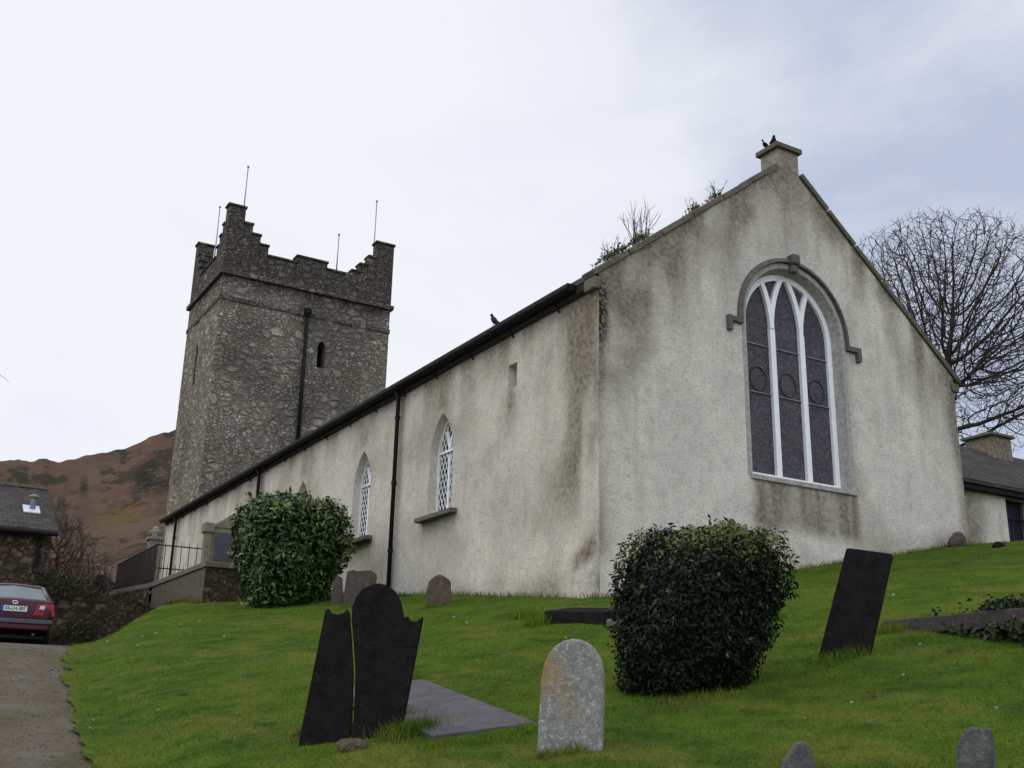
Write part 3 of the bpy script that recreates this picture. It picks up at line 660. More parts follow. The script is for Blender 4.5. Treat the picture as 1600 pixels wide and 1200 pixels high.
# ------------------------------------------------------------------ the tower
TX0, TX1, TY0, TY1 = 12.85, 21.93, 50.36, 56.5
tower = thing('church_tower', ((TX0+TX1)/2, TY0, 4), 'tall rubble stone tower with stepped battlements at the far end of the church', 'tower')
TV, TF, TS = [], [], []
def tface(axis, fixed, a0, a1, z1, holes, sgn):
    V2, F2 = sheet([(a0, 3), (a1, 3), (a1, z1), (a0, z1)], holes, .22)
    u, z = V2[:, 0], V2[:, 1]; eg = np.minimum(np.minimum(u-a0, a1-u)/.3, 1)
    bat = .35*sstep(12, 4, z)
    off = bat*.0+(.10*(fbm(u*1.6, z*1.6, 70+axis)-.5)+.05*(fbm(u*5, z*5, 75)-.5))*eg
    V = np.zeros((len(u), 3)); V[:, 1-axis] = fixed+sgn*off; V[:, axis] = u; V[:, 2] = z
    s = np.zeros((len(u), 3)); s[:, 0] = .35*sstep(19.0, 20.8, z)*sstep(.3, .6, fbm(u*.9, z*.5, 71))+.6*np.exp(-((z-20.9)/.35)**2)+.45*sstep(.5, .75, fbm(u*.35, z*.3, 72))
    if axis == 0: s[:, 0] += .8*np.exp(-((u-17.45)/.35)**2)*sstep(.3, .6, fbm(u*2, z*.4, 73))
    b = sum(len(x) for x in TV); TV.append(V); TF.append(F2+b); TS.append(np.clip(s, 0, 1))
def treveal(loop, off):
    L = np.array(loop, float); n = len(L); b = sum(len(x) for x in TV)
    TV.append(np.concatenate([L, L+np.array(off)])); TS.append(np.tile([.5, 0, 0], (2*n, 1)))
    TF.append(np.array([f for i in range(n) for f in ((b+i, b+(i+1) % n, b+n+(i+1) % n), (b+i, b+n+(i+1) % n, b+n+i))]))
eh = lancet(18.26, .21, 17.05, 18.15, 18.5, 5); sh = resample([(53.66, 16.1), (54.0, 16.1), (54.0, 18.2), (53.66, 18.2)], .3)
ZP = 21.3
tface(0, TY0, TX0, TX1, ZP, [eh], -1); tface(1, TX0, TY0, TY1, ZP, [sh], -1)
treveal([(p[0], TY0, p[1]) for p in eh], (0, .6, 0)); treveal([(TX0, p[0], p[1]) for p in sh], (.6, 0, 0))
b = sum(len(q) for q in TV); TV.append(np.array([(TX1, TY0, 3), (TX1, TY1, 3), (TX1, TY1, ZP), (TX1, TY0, ZP), (TX0, TY1, 3), (TX0, TY1, ZP)], float)); TS.append(np.zeros((6, 3)))
TF.append(np.array([(0, 1, 2), (0, 2, 3), (1, 4, 5), (1, 5, 2), (5, 3, 2)])+b)
tw = link('wall', npmesh('wall', np.concatenate(TV), np.concatenate(TF), stain=np.concatenate(TS)), M['rubble'], tower)
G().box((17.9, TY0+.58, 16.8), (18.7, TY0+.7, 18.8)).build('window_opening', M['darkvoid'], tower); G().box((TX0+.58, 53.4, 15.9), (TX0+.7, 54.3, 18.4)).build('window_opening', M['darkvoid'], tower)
def ringband(z0, z1, p, name):
    g = G(); a, b, c_, d_ = TX0-p, TX1+p, TY0-p, TY1+p
    for (q0, q1) in (((a, c_), (b, TY0-.001)), ((a, TY0), (TX0-.001, TY1)), ((TX1+.001, TY0), (b, TY1)), ((a, TY1+.001), (b, d_))): g.box((*q0, z0), (*q1, z1))
    return g.build(name, M['hood'] if name != 'string_course' else M['parapet'], tower, bevel=.03)
def band2(z, p, name):
    o = ringband(z-.14, z+.10, p, name); put(o.data, 'stain', np.zeros((len(o.data.vertices), 3)))
band2(21.12, .16, 'string_course'); band2(19.78, .05, 'string_course')
PT, OV = .55, .03
def prof_steps(L_):
    # heights along a side of length L_, stepping up to the corners
    return [(0, .90, 24.75), (.90, 1.30, 23.88), (1.30, 1.75, 23.38), (1.75, 2.2, 22.9)]
def parapet_side(segs, mk):
    for (a, b, z) in segs: mk(a, b, z)
pg = G(); stones = []
ex = [(12.82, 13.68, 24.72), (13.68, 14.13, 23.90), (14.13, 14.58, 23.40), (14.58, 15.03, 22.92), (15.03, 16.56, 22.40), (16.56, 18.24, 22.78), (18.24, 19.58, 22.42), (19.58, 20.02, 22.70), (20.02, 20.49, 23.18), (20.49, 20.93, 23.74), (20.93, 21.96, 24.68)]
for yy0, sg_ in ((TY0-OV, 1), (TY1+OV-PT, -1)):
    for a, b, z in ex:
        pg.box((a, yy0, 21.2), (b, yy0+PT, z)); e = .07 if z > 24 else .045
        stones.append(G().box((a-(e if z > 24 or z in (23.9, 23.4, 22.92, 22.78) and True else .03), yy0-.06, z+.002), (b+e*.8, yy0+PT+.06, z+.13+.0007*(a % 3))))
sy = [(50.9, 51.25, 23.9), (51.25, 51.65, 23.4), (51.65, 52.0, 22.92), (52.0, 54.9, 22.4), (54.9, 55.2, 22.92), (55.2, 55.5, 23.4), (55.5, 55.95, 23.9)]
for xx0 in (TX0-OV, TX1+OV-PT):
    for a, b, z in sy:
        pg.box((xx0+.004, a, 21.2), (xx0+PT-.004, b, z)); stones.append(G().box((xx0-.055, a-.03, z+.003), (xx0+PT+.05, b+.04, z+.12)))
po = pg.build('parapet', M['parapet'], tower, bevel=.04); put(po.data, 'stain', np.tile([.35, 0, 0], (len(po.data.vertices), 1)))
for q in stones: co_ = q.build('coping_stone', M['parapet'], tower, bevel=.03); put(co_.data, 'stain', np.tile([.5, 0, 0], (len(co_.data.vertices), 1)))
g = G(); g.tube([(17.32, TY0-.14, 19.7), (17.36, TY0-.14, 12.0)], .10, 8)
tp = g.build('downpipe', M['gutter'], tower, smooth=True); g = G(); g.lathe((17.32, TY0-.16, 19.55), [(.09, 0), (.20, .22), (.20, .45), (.12, .5)], 10); g.build('hopper', M['gutter'], tp)
for k, (pa, pb, lab) in enumerate((((388, 259), (384, 312), 'thin grey pole behind the tallest stepped corner of the tower, highest of four'), ((344, 322), (341, 392), 'thin grey pole at the left edge of the tower top, leftmost of the four'), ((530, 365), (528, 416), 'short thin pole above the low battlement, third from the left on the tower'), ((589, 313), (585, 395), 'thin grey pole beside the right hand stepped corner of the tower'))):
    Y_ = 51.2 if k != 1 else 54.5
    a, b = onY(*pa, Y_), onY(*pb, Y_); b[2] -= 1.5 if k != 2 else .8; b[:2] = a[:2]
    t_ = thing('flagpole', b, lab, 'pole', 'poles on the tower')
    G().tube([b, (a+b)/2, a-(0, 0, .1)], [.04, .034, .028], 8).build('shaft', M['pole'], t_, smooth=True)
    G().lathe(a-(0, 0, .14), [(.01, 0), (.06, .05), (.065, .1), (.02, .15)], 10).build('finial', M['pole'], t_, smooth=True)
# ------------------------------------------------------------------ outbuilding on the right
AY = 17.6; an = thing('outbuilding', (25, AY, 4.4), 'low white outbuilding with slate roof and chimney at the right edge', 'outbuilding')
dx0, dx1, dz1 = 25.42, 26.30, 5.93
V2, F2 = sheet([(22.1, 3.5), (34, 3.5), (34, 6.3), (22.1, 6.3)], [resample([(dx0, 4.2), (dx1, 4.2), (dx1, dz1), (dx0, dz1)], .2)], .2)
s_ = np.zeros((len(V2), 3)); s_[:, 0] = np.clip(.9*sstep(24.7, 24.0, V2[:, 0]+.6*(fbm(V2[:, 0]*2, V2[:, 1]*2, 80)-.5))+.4*sstep(5.9, 6.3, V2[:, 1]), 0, 1)
b = len(V2); V3 = np.stack([V2[:, 0], np.full(len(V2), AY), V2[:, 1]], 1)
ex_ = np.array([(34, AY, 3.5), (34, 22.6, 3.5), (34, 22.6, 6.3), (34, AY, 6.3), (34, 20.1, 8.05), (dx0, AY, 4.2), (dx0, AY, dz1), (dx1, AY, dz1), (dx1, AY, 4.2), (dx0, AY+.35, 4.2), (dx0, AY+.35, dz1), (dx1, AY+.35, dz1), (dx1, AY+.35, 4.2)])
F3 = np.concatenate([F2, np.array([(0, 1, 2), (0, 2, 3), (3, 2, 4), (5, 6, 10), (5, 10, 9), (6, 7, 11), (6, 11, 10), (7, 8, 12), (7, 12, 11)])+b])
link('wall', npmesh('wall', np.concatenate([V3, ex_]), F3, stain=np.concatenate([s_, np.tile([.2, 0, 0], (13, 1))])), M['render'], an)
g = G(); g.prism([(22.12, AY-.3, 6.16), (22.12, 20.1, 8.10), (22.12, 20.1, 8.0), (22.12, AY-.3, 6.06)], (12.1, 0, 0)); g.prism([(22.12, 20.104, 8.10), (22.12, 22.9, 6.16), (22.12, 22.9, 6.06), (22.12, 20.104, 8.0)], (12.1, 0, 0))
ar = g.build('roof', M['slate_x'], an)
g = G(); g.box((28.0, 19.6, 7.5), (28.9, 20.5, 8.44)); ch = g.build('chimney', M['render'], ar); put(ch.data, 'stain', [[1, .45, 0]]*8)
g = G(); g.box((27.9, 19.5, 8.442), (29.0, 20.6, 8.53)); g.build('chimney_cap', M['hood'], ch, bevel=.02)
g = G(); g.box((22.12, AY-.24, 5.93), (34, AY-.02, 6.08)); g.build('eaves_board', M['gutter'], an)
g = G(); g.box((dx0, AY+.2, 4.2), (dx1, AY+.26, dz1)); dr = g.build('door', M['bluepaint'], an)
g = G()
for i in range(7): xx_ = dx0+.06+i*(dx1-dx0-.12)/6; g.tube([(xx_, AY+.12, 4.25), (xx_, AY+.12, dz1-.04)], .014, 6)
for zz in (4.8, 5.4, 5.85): g.box((dx0+.02, AY+.10, zz), (dx1-.02, AY+.14, zz+.04))
g.build('grille', M['iron'], dr)
# ------------------------------------------------------------------ barn on the left
BY = 38.0; BX = 5.1; barn = thing('stone_barn', (0, BY, 1.4), 'dark rubble stone barn with slate roof at the left edge', 'barn')
V2, F2 = sheet([(-9, 1), (BX, 1), (BX, 5.75), (-9, 5.75)], [], .3); b = len(V2)
off = .12*(fbm(V2[:, 0]*2, V2[:, 1]*2, 90)-.5)*np.minimum(1, (BX-V2[:, 0])/.3)
V3 = np.concatenate([np.stack([V2[:, 0], BY-off, V2[:, 1]], 1), [(BX, BY, 1), (BX, 45, 1), (BX, 45, 5.75), (BX, BY, 5.75), (BX, 41.5, 7.55)]])
link('wall', npmesh('wall', V3, np.concatenate([F2, np.array([(0, 1, 2), (0, 2, 3), (3, 2, 4)])+b]), stain=np.zeros((len(V3), 3))), M['rubble_dark'], barn)
g = G(); g.prism([(-9, BY-.3, 5.66), (-9, 41.5, 7.64), (-9, 41.5, 7.54), (-9, BY-.3, 5.56)], (BX+9.14, 0, 0)); g.prism([(-9, 41.504, 7.64), (-9, 45.3, 5.66), (-9, 45.3, 5.56), (-9, 41.504, 7.54)], (BX+9.14, 0, 0))
br_ = g.build('roof', M['slate_x'], barn)
g = G()
for i in range(30): g.box((BX+.1-(i+1)*.46, 41.38, 7.60+random.uniform(0, .02)), (BX+.1-i*.46-.02, 41.62, 7.72+random.uniform(0, .025)))
g.build('ridge_tiles', M['coping'], br_)
g = G(); g.tube([(-9, BY-.36, 5.52), (BX+.14, BY-.36, 5.52)], .075, 8); bg_ = g.build('gutter', M['gutter'], barn)
pp = onY(66, 828, BY-.1); g = G(); g.tube([(pp[0]-.04, BY-.36, 5.5), (pp[0]-.04, BY-.12, 5.25), (pp[0]-.04, BY-.12, 1.2)], .065, 8); g.build('downpipe', M['gutter'], barn)
# skylight flashing and vent pipe on the barn roof
rp_ = lambda px, py: (lambda v: v*((5.66-(BY-.3)*1.98/3.8+.0)/(v[2]-v[1]*1.98/3.8)))(ray(px, py))
vp = rp_(49, 796); sl = 1.98/3.8; fl = G(); hw_, hl = .26, .30
fl.add([(vp[0]-hw_, vp[1]-hl, vp[2]-hl*sl+.03), (vp[0]+hw_, vp[1]-hl, vp[2]-hl*sl+.03), (vp[0]+hw_, vp[1]+hl, vp[2]+hl*sl+.03), (vp[0]-hw_, vp[1]+hl, vp[2]+hl*sl+.03), (vp[0]-hw_, vp[1]-hl, vp[2]-hl*sl-.02), (vp[0]+hw_, vp[1]-hl, vp[2]-hl*sl-.02), (vp[0]+hw_, vp[1]+hl, vp[2]+hl*sl-.02), (vp[0]-hw_, vp[1]+hl, vp[2]+hl*sl-.02)], [(0, 1, 2, 3), (0, 4, 5, 1), (1, 5, 6, 2), (2, 6, 7, 3), (3, 7, 4, 0)])
rv = fl.build('roof_vent', M['flash'], br_)
G().lathe((vp[0]+.03, vp[1]+.02, vp[2]), [(.09, -.05), (.09, .42), (.17, .42), (.15, .47), (.02, .53)], 14).build
# the vent is sub-part of the roof: pipe joined as its own mesh under the barn
G().lathe((vp[0]+.03, vp[1]+.02, vp[2]), [(.09, -.05), (.09, .42), (.17, .421), (.15, .47), (.02, .53)], 14).build('vent_pipe', M['ventpipe'], barn, smooth=False)
# ------------------------------------------------------------------ grave plot with retaining wall and railings
PX, PY = 8.37, 31.2
rw = thing('retaining_wall', (PX, PY, 2.9), 'brown plastered retaining wall of the raised grave plot with a stone coping', 'wall')
g = G(); g.box((PX, PY, 1.6), (PX+.4, 37.5, 4.06)); g.build('plastered_face', M['concrete'], rw)
V2, F2 = sheet([(PX, 1.6), (X0, 1.6), (X0, 4.06), (PX, 4.06)], [], .15); V3 = np.stack([V2[:, 0], PY-.01-.08*fbm(V2[:, 0]*3, V2[:, 1]*3, 95), V2[:, 1]], 1)
link('stone_face', npmesh('stone_face', V3, F2, stain=np.zeros((len(V3), 3))), M['rubble_low'], rw)
V2, F2 = sheet([(37.5, 1.2), (45.2, 1.2), (45.2, 4.4), (37.5, 4.06)], [], .15); V3 = np.stack([PX-.02-.10*fbm(V2[:, 0]*3, V2[:, 1]*3, 96), V2[:, 0], V2[:, 1]], 1)
link('stone_face', npmesh('stone_face', V3, F2, stain=np.zeros((len(V3), 3))), M['rubble_low'], rw)
G().box((PX-.05, PY-.12, 4.06), (PX+.42, 37.6, 4.22)).build('coping', M['coping'], rw, bevel=.02)
G().box((PX+.422, PY-.12, 4.062), (X0-.02, PY+.3, 4.22)).build('coping', M['coping'], rw, bevel=.02)
G().prism([(PX-.05, 37.61, 4.06), (PX-.05, 45.3, 4.40), (PX-.05, 45.3, 4.60), (PX-.05, 37.61, 4.22)], (.47, 0, 0)).build('coping', M['coping'], rw, bevel=.02)
pf = G().box((PX+.4, PY+.3, 3.2), (X0-.02, 45.2, 4.05)).build('plot_fill', M['lawn'], rw)
def railing(name, p0, p1, z0, z1, sp, lab, low=None, spear=True):
    p0 = np.array(p0); p1 = np.array(p1); L_ = np.linalg.norm(p1-p0); t_ = thing(name, (p0[0], p0[1], z0), lab, 'railing', 'railings of the grave plot')
    n = int(L_/sp)
    for i in range(n+1):
        q = p0+(p1-p0)*i/n; hh = z1+(.16 if spear else 0)
        G().tube([(q[0], q[1], z0), (q[0], q[1], z1), (q[0], q[1], hh)], [.013, .013, .003], 5).build('bar', M['iron'], t_)
        if low and i < n: q = p0+(p1-p0)*(i+.5)/n; G().tube([(q[0], q[1], z0), (q[0], q[1], low+.05), (q[0], q[1], low+.2)], [.012, .012, .003], 5).build('bar', M['iron'], t_)
    d = (p1-p0)/L_; nn = np.array([-d[1], d[0]])*.022
    for zz in [z1-.05, z0+.08]+([low] if low else []):
        G().prism([(*(p0-nn), zz), (*(p0+nn), zz), (*(p0+nn), zz+.035), (*(p0-nn), zz+.035)], (p1[0]-p0[0], p1[1]-p0[1], 0)).build('rail', M['iron'], t_)
RZ = 5.58
railing('iron_railing', (PX+.1, 38.0), (PX+.1, 44.2), 4.3, RZ, .135, 'long black iron railing running along the top of the stone wall, close set bars', spear=False)
railing('iron_railing', (PX+.12, 37.95), (X0-.1, 37.95), 4.1, RZ, .26, 'short black iron railing with spear tops between the grave pillar and the slate monument', low=4.75)
mo = thing('gravestone_monument', (9.3, 32, 4.22), 'pedimented stone grave monument with dark slate panel beside the laurel bush', 'grave monument')
mY = 31.75
G().box((8.46, mY, 4.222), (10.0, mY+.42, 5.30)).build('body', M['palegrave'], mo, bevel=.015)
G().prism([(8.55, mY-.02, 5.30), (9.91, mY-.02, 5.30), (9.31, mY-.02, 5.74), (9.15, mY-.02, 5.74)], (0, .44, 0)).build('pediment', M['palegrave'], mo, bevel=.02)
for xa in (8.40, 9.86):
    c_ = G().box((xa, mY-.07, 4.222), (xa+.2, mY-.003, 5.12)).build('column', M['palegrave'], mo, bevel=.02); G().box((xa-.05, mY-.12, 5.12), (xa+.25, mY+.3, 5.42)).build('capital', M['palegrave'], c_, bevel=.04)
G().box((8.70, mY-.02, 4.34), (9.76, mY-.004, 5.16)).build('slate_panel', M['panel'], mo)
gp_ = thing('grave_pillar', (8.92, 40.6, 4.05), 'pale weathered stone pillar with an urn top behind the iron railing', 'grave pillar')
G().box((8.72, 40.3, 4.05), (9.14, 40.72, 6.05)).build('shaft', M['palegrave'], gp_, bevel=.02); G().box((8.66, 40.24, 6.05), (9.2, 40.78, 6.17)).build('cap', M['palegrave'], gp_, bevel=.02)
u_ = G().lathe((8.93, 40.51, 6.17), [(.13, 0), (.09, .06), (.16, .16), (.19, .24), (.10, .30), (.12, .36), (.03, .42)], 9).build('urn', M['whitestone'], gp_, smooth=True)
for o in (u_,): put(o.data, 'stain', np.zeros((len(o.data.vertices), 3)))
# ------------------------------------------------------------------ headstones
def pxslab(pts, base, ang, lean, th, d_mid=None):
    """outline surveyed on an upright plane through base (a ground point), facing ang, leaning back; returns front loop + thickness vector"""
    nrm = np.array([math.sin(ang)*math.cos(lean), math.cos(ang)*math.cos(lean), math.sin(-lean)])
    out = []
    for p in pts:
        v = ray(*p); out.append(v*((base@nrm)/(v@nrm)))
    return out, nrm*th
def smooth_closed(pts): return pts
def slab_mesh(loops, name, mat, parent, bevel=.012, rough=.004):
    g = G()
    for lp, off in loops: g.prism(lp, off)
    return g.build(name, mat, parent, bevel=bevel)
hb_ = at(550, 1135, 8.75); azm = math.atan2(hb_[0], hb_[1])
hs = thing('broken_headstone', hb_, 'tall dark slate headstone split in two by a crack, leaning right in the foreground', 'headstone', 'headstones in the churchyard')
A_ = azm+R(8)
left = [(464, 1172), (508, 953), (514, 950), (518, 957), (527, 960), (537, 957), (543, 951), (546, 957), (549, 1000), (552, 1050), (551, 1085), (549, 1130), (540, 1172)]
right = [(544, 1172), (552, 1130), (554, 1085), (555, 1050), (552, 1000), (549, 968), (550, 948), (556, 932), (567, 919), (580, 913), (592, 911), (605, 914), (617, 923), (625, 936), (629, 953), (630, 965), (637, 962), (642, 970), (650, 971), (657, 966), (661, 963), (622, 1172)]
for pts, lb in ((left, 'narrow left fragment with a scalloped top'), (right, 'wide right fragment with a rounded head')):
    lp, off = pxslab(pts, hb_, A_ if pts is right else A_-R(3), R(3), .075); o = slab_mesh([(lp, off)], 'slab', M['slab'], hs); o['label'] = lb
def headstone(pts, base, label, mat, turn, lean, th, name='headstone', bevel=.015, ystain=None):
    b_ = hit(*base); a = math.atan2(b_[0], b_[1])+R(turn); lp, off = pxslab(pts, b_, a, R(lean), th)
    if ystain:
        L_ = np.array(lp); c_ = L_.mean(0); n_ = len(L_); I_ = c_+(L_-c_)*.76; g = G()
        g.add([*L_, *I_, *(L_+off)], [tuple(range(n_, 2*n_)), tuple(range(2*n_, 3*n_))[::-1]]+[(i, (i+1) % n_, n_+(i+1) % n_, n_+i) for i in range(n_)]+[((i+1) % n_, i, 2*n_+i, 2*n_+(i+1) % n_) for i in range(n_)])
        o = g.build(name, mat, None, bevel=bevel)
    else: o = slab_mesh([(lp, off)], name, mat, None, bevel)
    tag(o, label, 'headstone', 'headstones in the churchyard')
    st = np.zeros((len(o.data.vertices), 3))
    if ystain: 
        P = np.array([v.co[:] for v in o.data.vertices]); st[:, 1] = ystain(P)
    put(o.data, 'stain', st); return o
wb = hit(890, 1175)
wh = [(834, 1198), (838, 1180), (841, 1120), (845, 1060), (849, 1038), (857, 1021), (868, 1008), (880, 1001), (893, 998), (907, 999), (921, 1006), (932, 1018), (939, 1033), (943, 1054), (943, 1090), (941, 1160), (938, 1195)]
headstone(wh, (890, 1176), 'small pale round topped headstone patched with white and yellow lichen, in the foreground', M['whitestone'], 14, 2, .06, ystain=lambda P: sstep(.12, .36, P[:, 2])*sstep(-.075, -.14, (P[:, 0]-P[:, 0].mean())))
headstone([(1272, 1050), (1322, 857), (1328, 856), (1393, 865), (1395, 868), (1354, 1050)], (1320, 1028), 'plain dark oblong headstone leaning steeply right, right of the dark clipped bush', M['slab'], 6, 8, .06)
headstone([(666, 965), (666, 925), (670, 908), (678, 901), (687, 897), (697, 902), (704, 908), (705, 965)], (686, 947), 'small brown headstone standing alone close to the church wall', M['brownstone'], 4, 1, .12)
headstone([(532, 965), (542, 893), (552, 890), (556, 892), (580, 891), (588, 897), (584, 965)], (557, 947), 'grey square topped headstone leaning beside the church wall, right of the laurel bush', M['greystone'], 8, 2, .12)
headstone([(514, 965), (520, 912), (526, 898), (534, 902), (535, 965)], (525, 946), 'dark low headstone half hidden behind the right side of the laurel bush', M['greystone'], 10, 0, .12)
headstone([(1218, 1230), (1226, 1192), (1238, 1172), (1246, 1162), (1258, 1158), (1266, 1166), (1275, 1200), (1278, 1230)], (1248, 1215), 'pointed stump of a weathered headstone cut by the bottom edge of the picture', M['stump'], -10, 0, .12)
headstone([(1492, 1235), (1494, 1165), (1505, 1142), (1516, 1136), (1545, 1137), (1549, 1165), (1553, 1235)], (1522, 1225), 'greenish grey square headstone stump at the bottom right', M['stump'], 12, 0, .10)
# ledger slab behind the broken stone
c1, c2, c3 = at(675, 1149, 8.35), at(838, 1128, 8.6), at(662, 1061, 10.7); c4 = c3+(c1-c2)
up_ = np.cross(c2-c1, c3-c2); up_ = up_/np.linalg.norm(up_); up_ = up_ if up_[2] > 0 else -up_
g = G(); g.prism([c1, c2, c3, c4], -up_*.10); tag(g.build('ledger_slab', M['ledger'], None, bevel=.008), 'flat grey slate grave slab on the grass behind the broken headstone', 'grave slab')
# low slab near the church wall
a, b = hit(850, 975), hit(944, 978)
dv = (b-a); dv[2] = 0; dv /= np.linalg.norm(dv); nv = np.array([-dv[1], dv[0], 0]); nv = nv if nv@a > 0 else -nv
q = [a+(0, 0, -.05), b+(0, 0, -.05), b+nv*.6+(0, 0, .05), a+nv*.6+(0, 0, .05)]
tag(G().prism(q, (0, 0, .24)).build('ledger_slab', M['slab'], None, bevel=.015), 'long low dark grave slab lying near the corner of the church', 'grave slab')
q = [b+dv*.02+(0, 0, -.08), b+dv*.45+(0, 0, -.1), b+dv*.45+nv*.5+(0, 0, -.02), b+dv*.02+nv*.5+(0, 0, 0)]
tag(G().prism(q, (0, 0, .17)).build('kerb_stone', M['stump'], None, bevel=.03), 'short pale stone at the end of the low dark slab, beside the clipped bush', 'stone')
def boulder(c, r, label, mat=M['stump'], name='stone', seed=0):
    bm = bmesh.new(); bmesh.ops.create_icosphere(bm, subdivisions=3, radius=1)
    for v in bm.verts:
        k = 1+.95*(fbm(v.co.x*1.1+seed, v.co.y*1.3+v.co.z*.9, 100)-.5)+.2*(fbm(v.co.x*4+seed, v.co.z*4+v.co.y, 101)-.5)
        v.co = Vector((v.co.x*r[0]*k, v.co.y*r[1]*k, v.co.z*r[2]*k))
    me = bpy.data.meshes.new(name); bm.to_mesh(me); bm.free(); o = link(name, me, mat); o.location = c; return tag(o, label, 'stone')
sp = at(553, 1152, 8.42); sp[2] = gz(sp[0], sp[1]); boulder(sp+(0, 0, .015), (.10, .08, .06), 'rounded brown stone at the foot of the broken headstone', M['brownstone'], seed=3)
sp = onY(1495, 850, 16.0); boulder((sp[0], 16.0, gz(sp[0], 16.0)+.08), (.27, .18, .22), 'dark boulder at the right foot of the church gable', M['greystone'], seed=9)
sp = at(1560, 849, 25.6); boulder((sp[0], sp[1], gz(sp[0], sp[1])+.02), (.16, .12, .09), 'small dark stone on the crest of the grass below the outbuilding', M['slab'], seed=14)
# chest tomb with ivy at the right edge
ct = thing('chest_tomb', (9.8, 7, .9), 'low chest tomb with a grey slab top overgrown with ivy at the right edge', 'tomb')
TB = .93; Ta = np.array([9.42, 8.02]); Tb = np.array([8.78, 5.55]); Ta = Ta+(Ta-Tb)*.06; td = (Tb-Ta)/np.linalg.norm(Tb-Ta); tn = np.array([-td[1], td[0]]); tn = tn if tn[0] > 0 else -tn
def tp2(s, w_, z): p = Ta+td*s+tn*w_; return (p[0], p[1], z)
g = G(); g.prism([tp2(0, 0, .97), tp2(2.6, 0, .91), tp2(2.6, 1.0, .99), tp2(-.03, 1.0, 1.07)], (0, 0, .16)); g.build('top_slab', M['tombslab'], ct, bevel=.015)
g = G(); g.prism([tp2(.35, .1, .3), tp2(2.5, .1, .3), tp2(2.5, .9, .3), tp2(.35, .9, .3)], (0, 0, .66)); o = g.build('base', M['rubble_low'], ct); put(o.data, 'stain', np.tile([.9, 0, 0], (8, 1)))
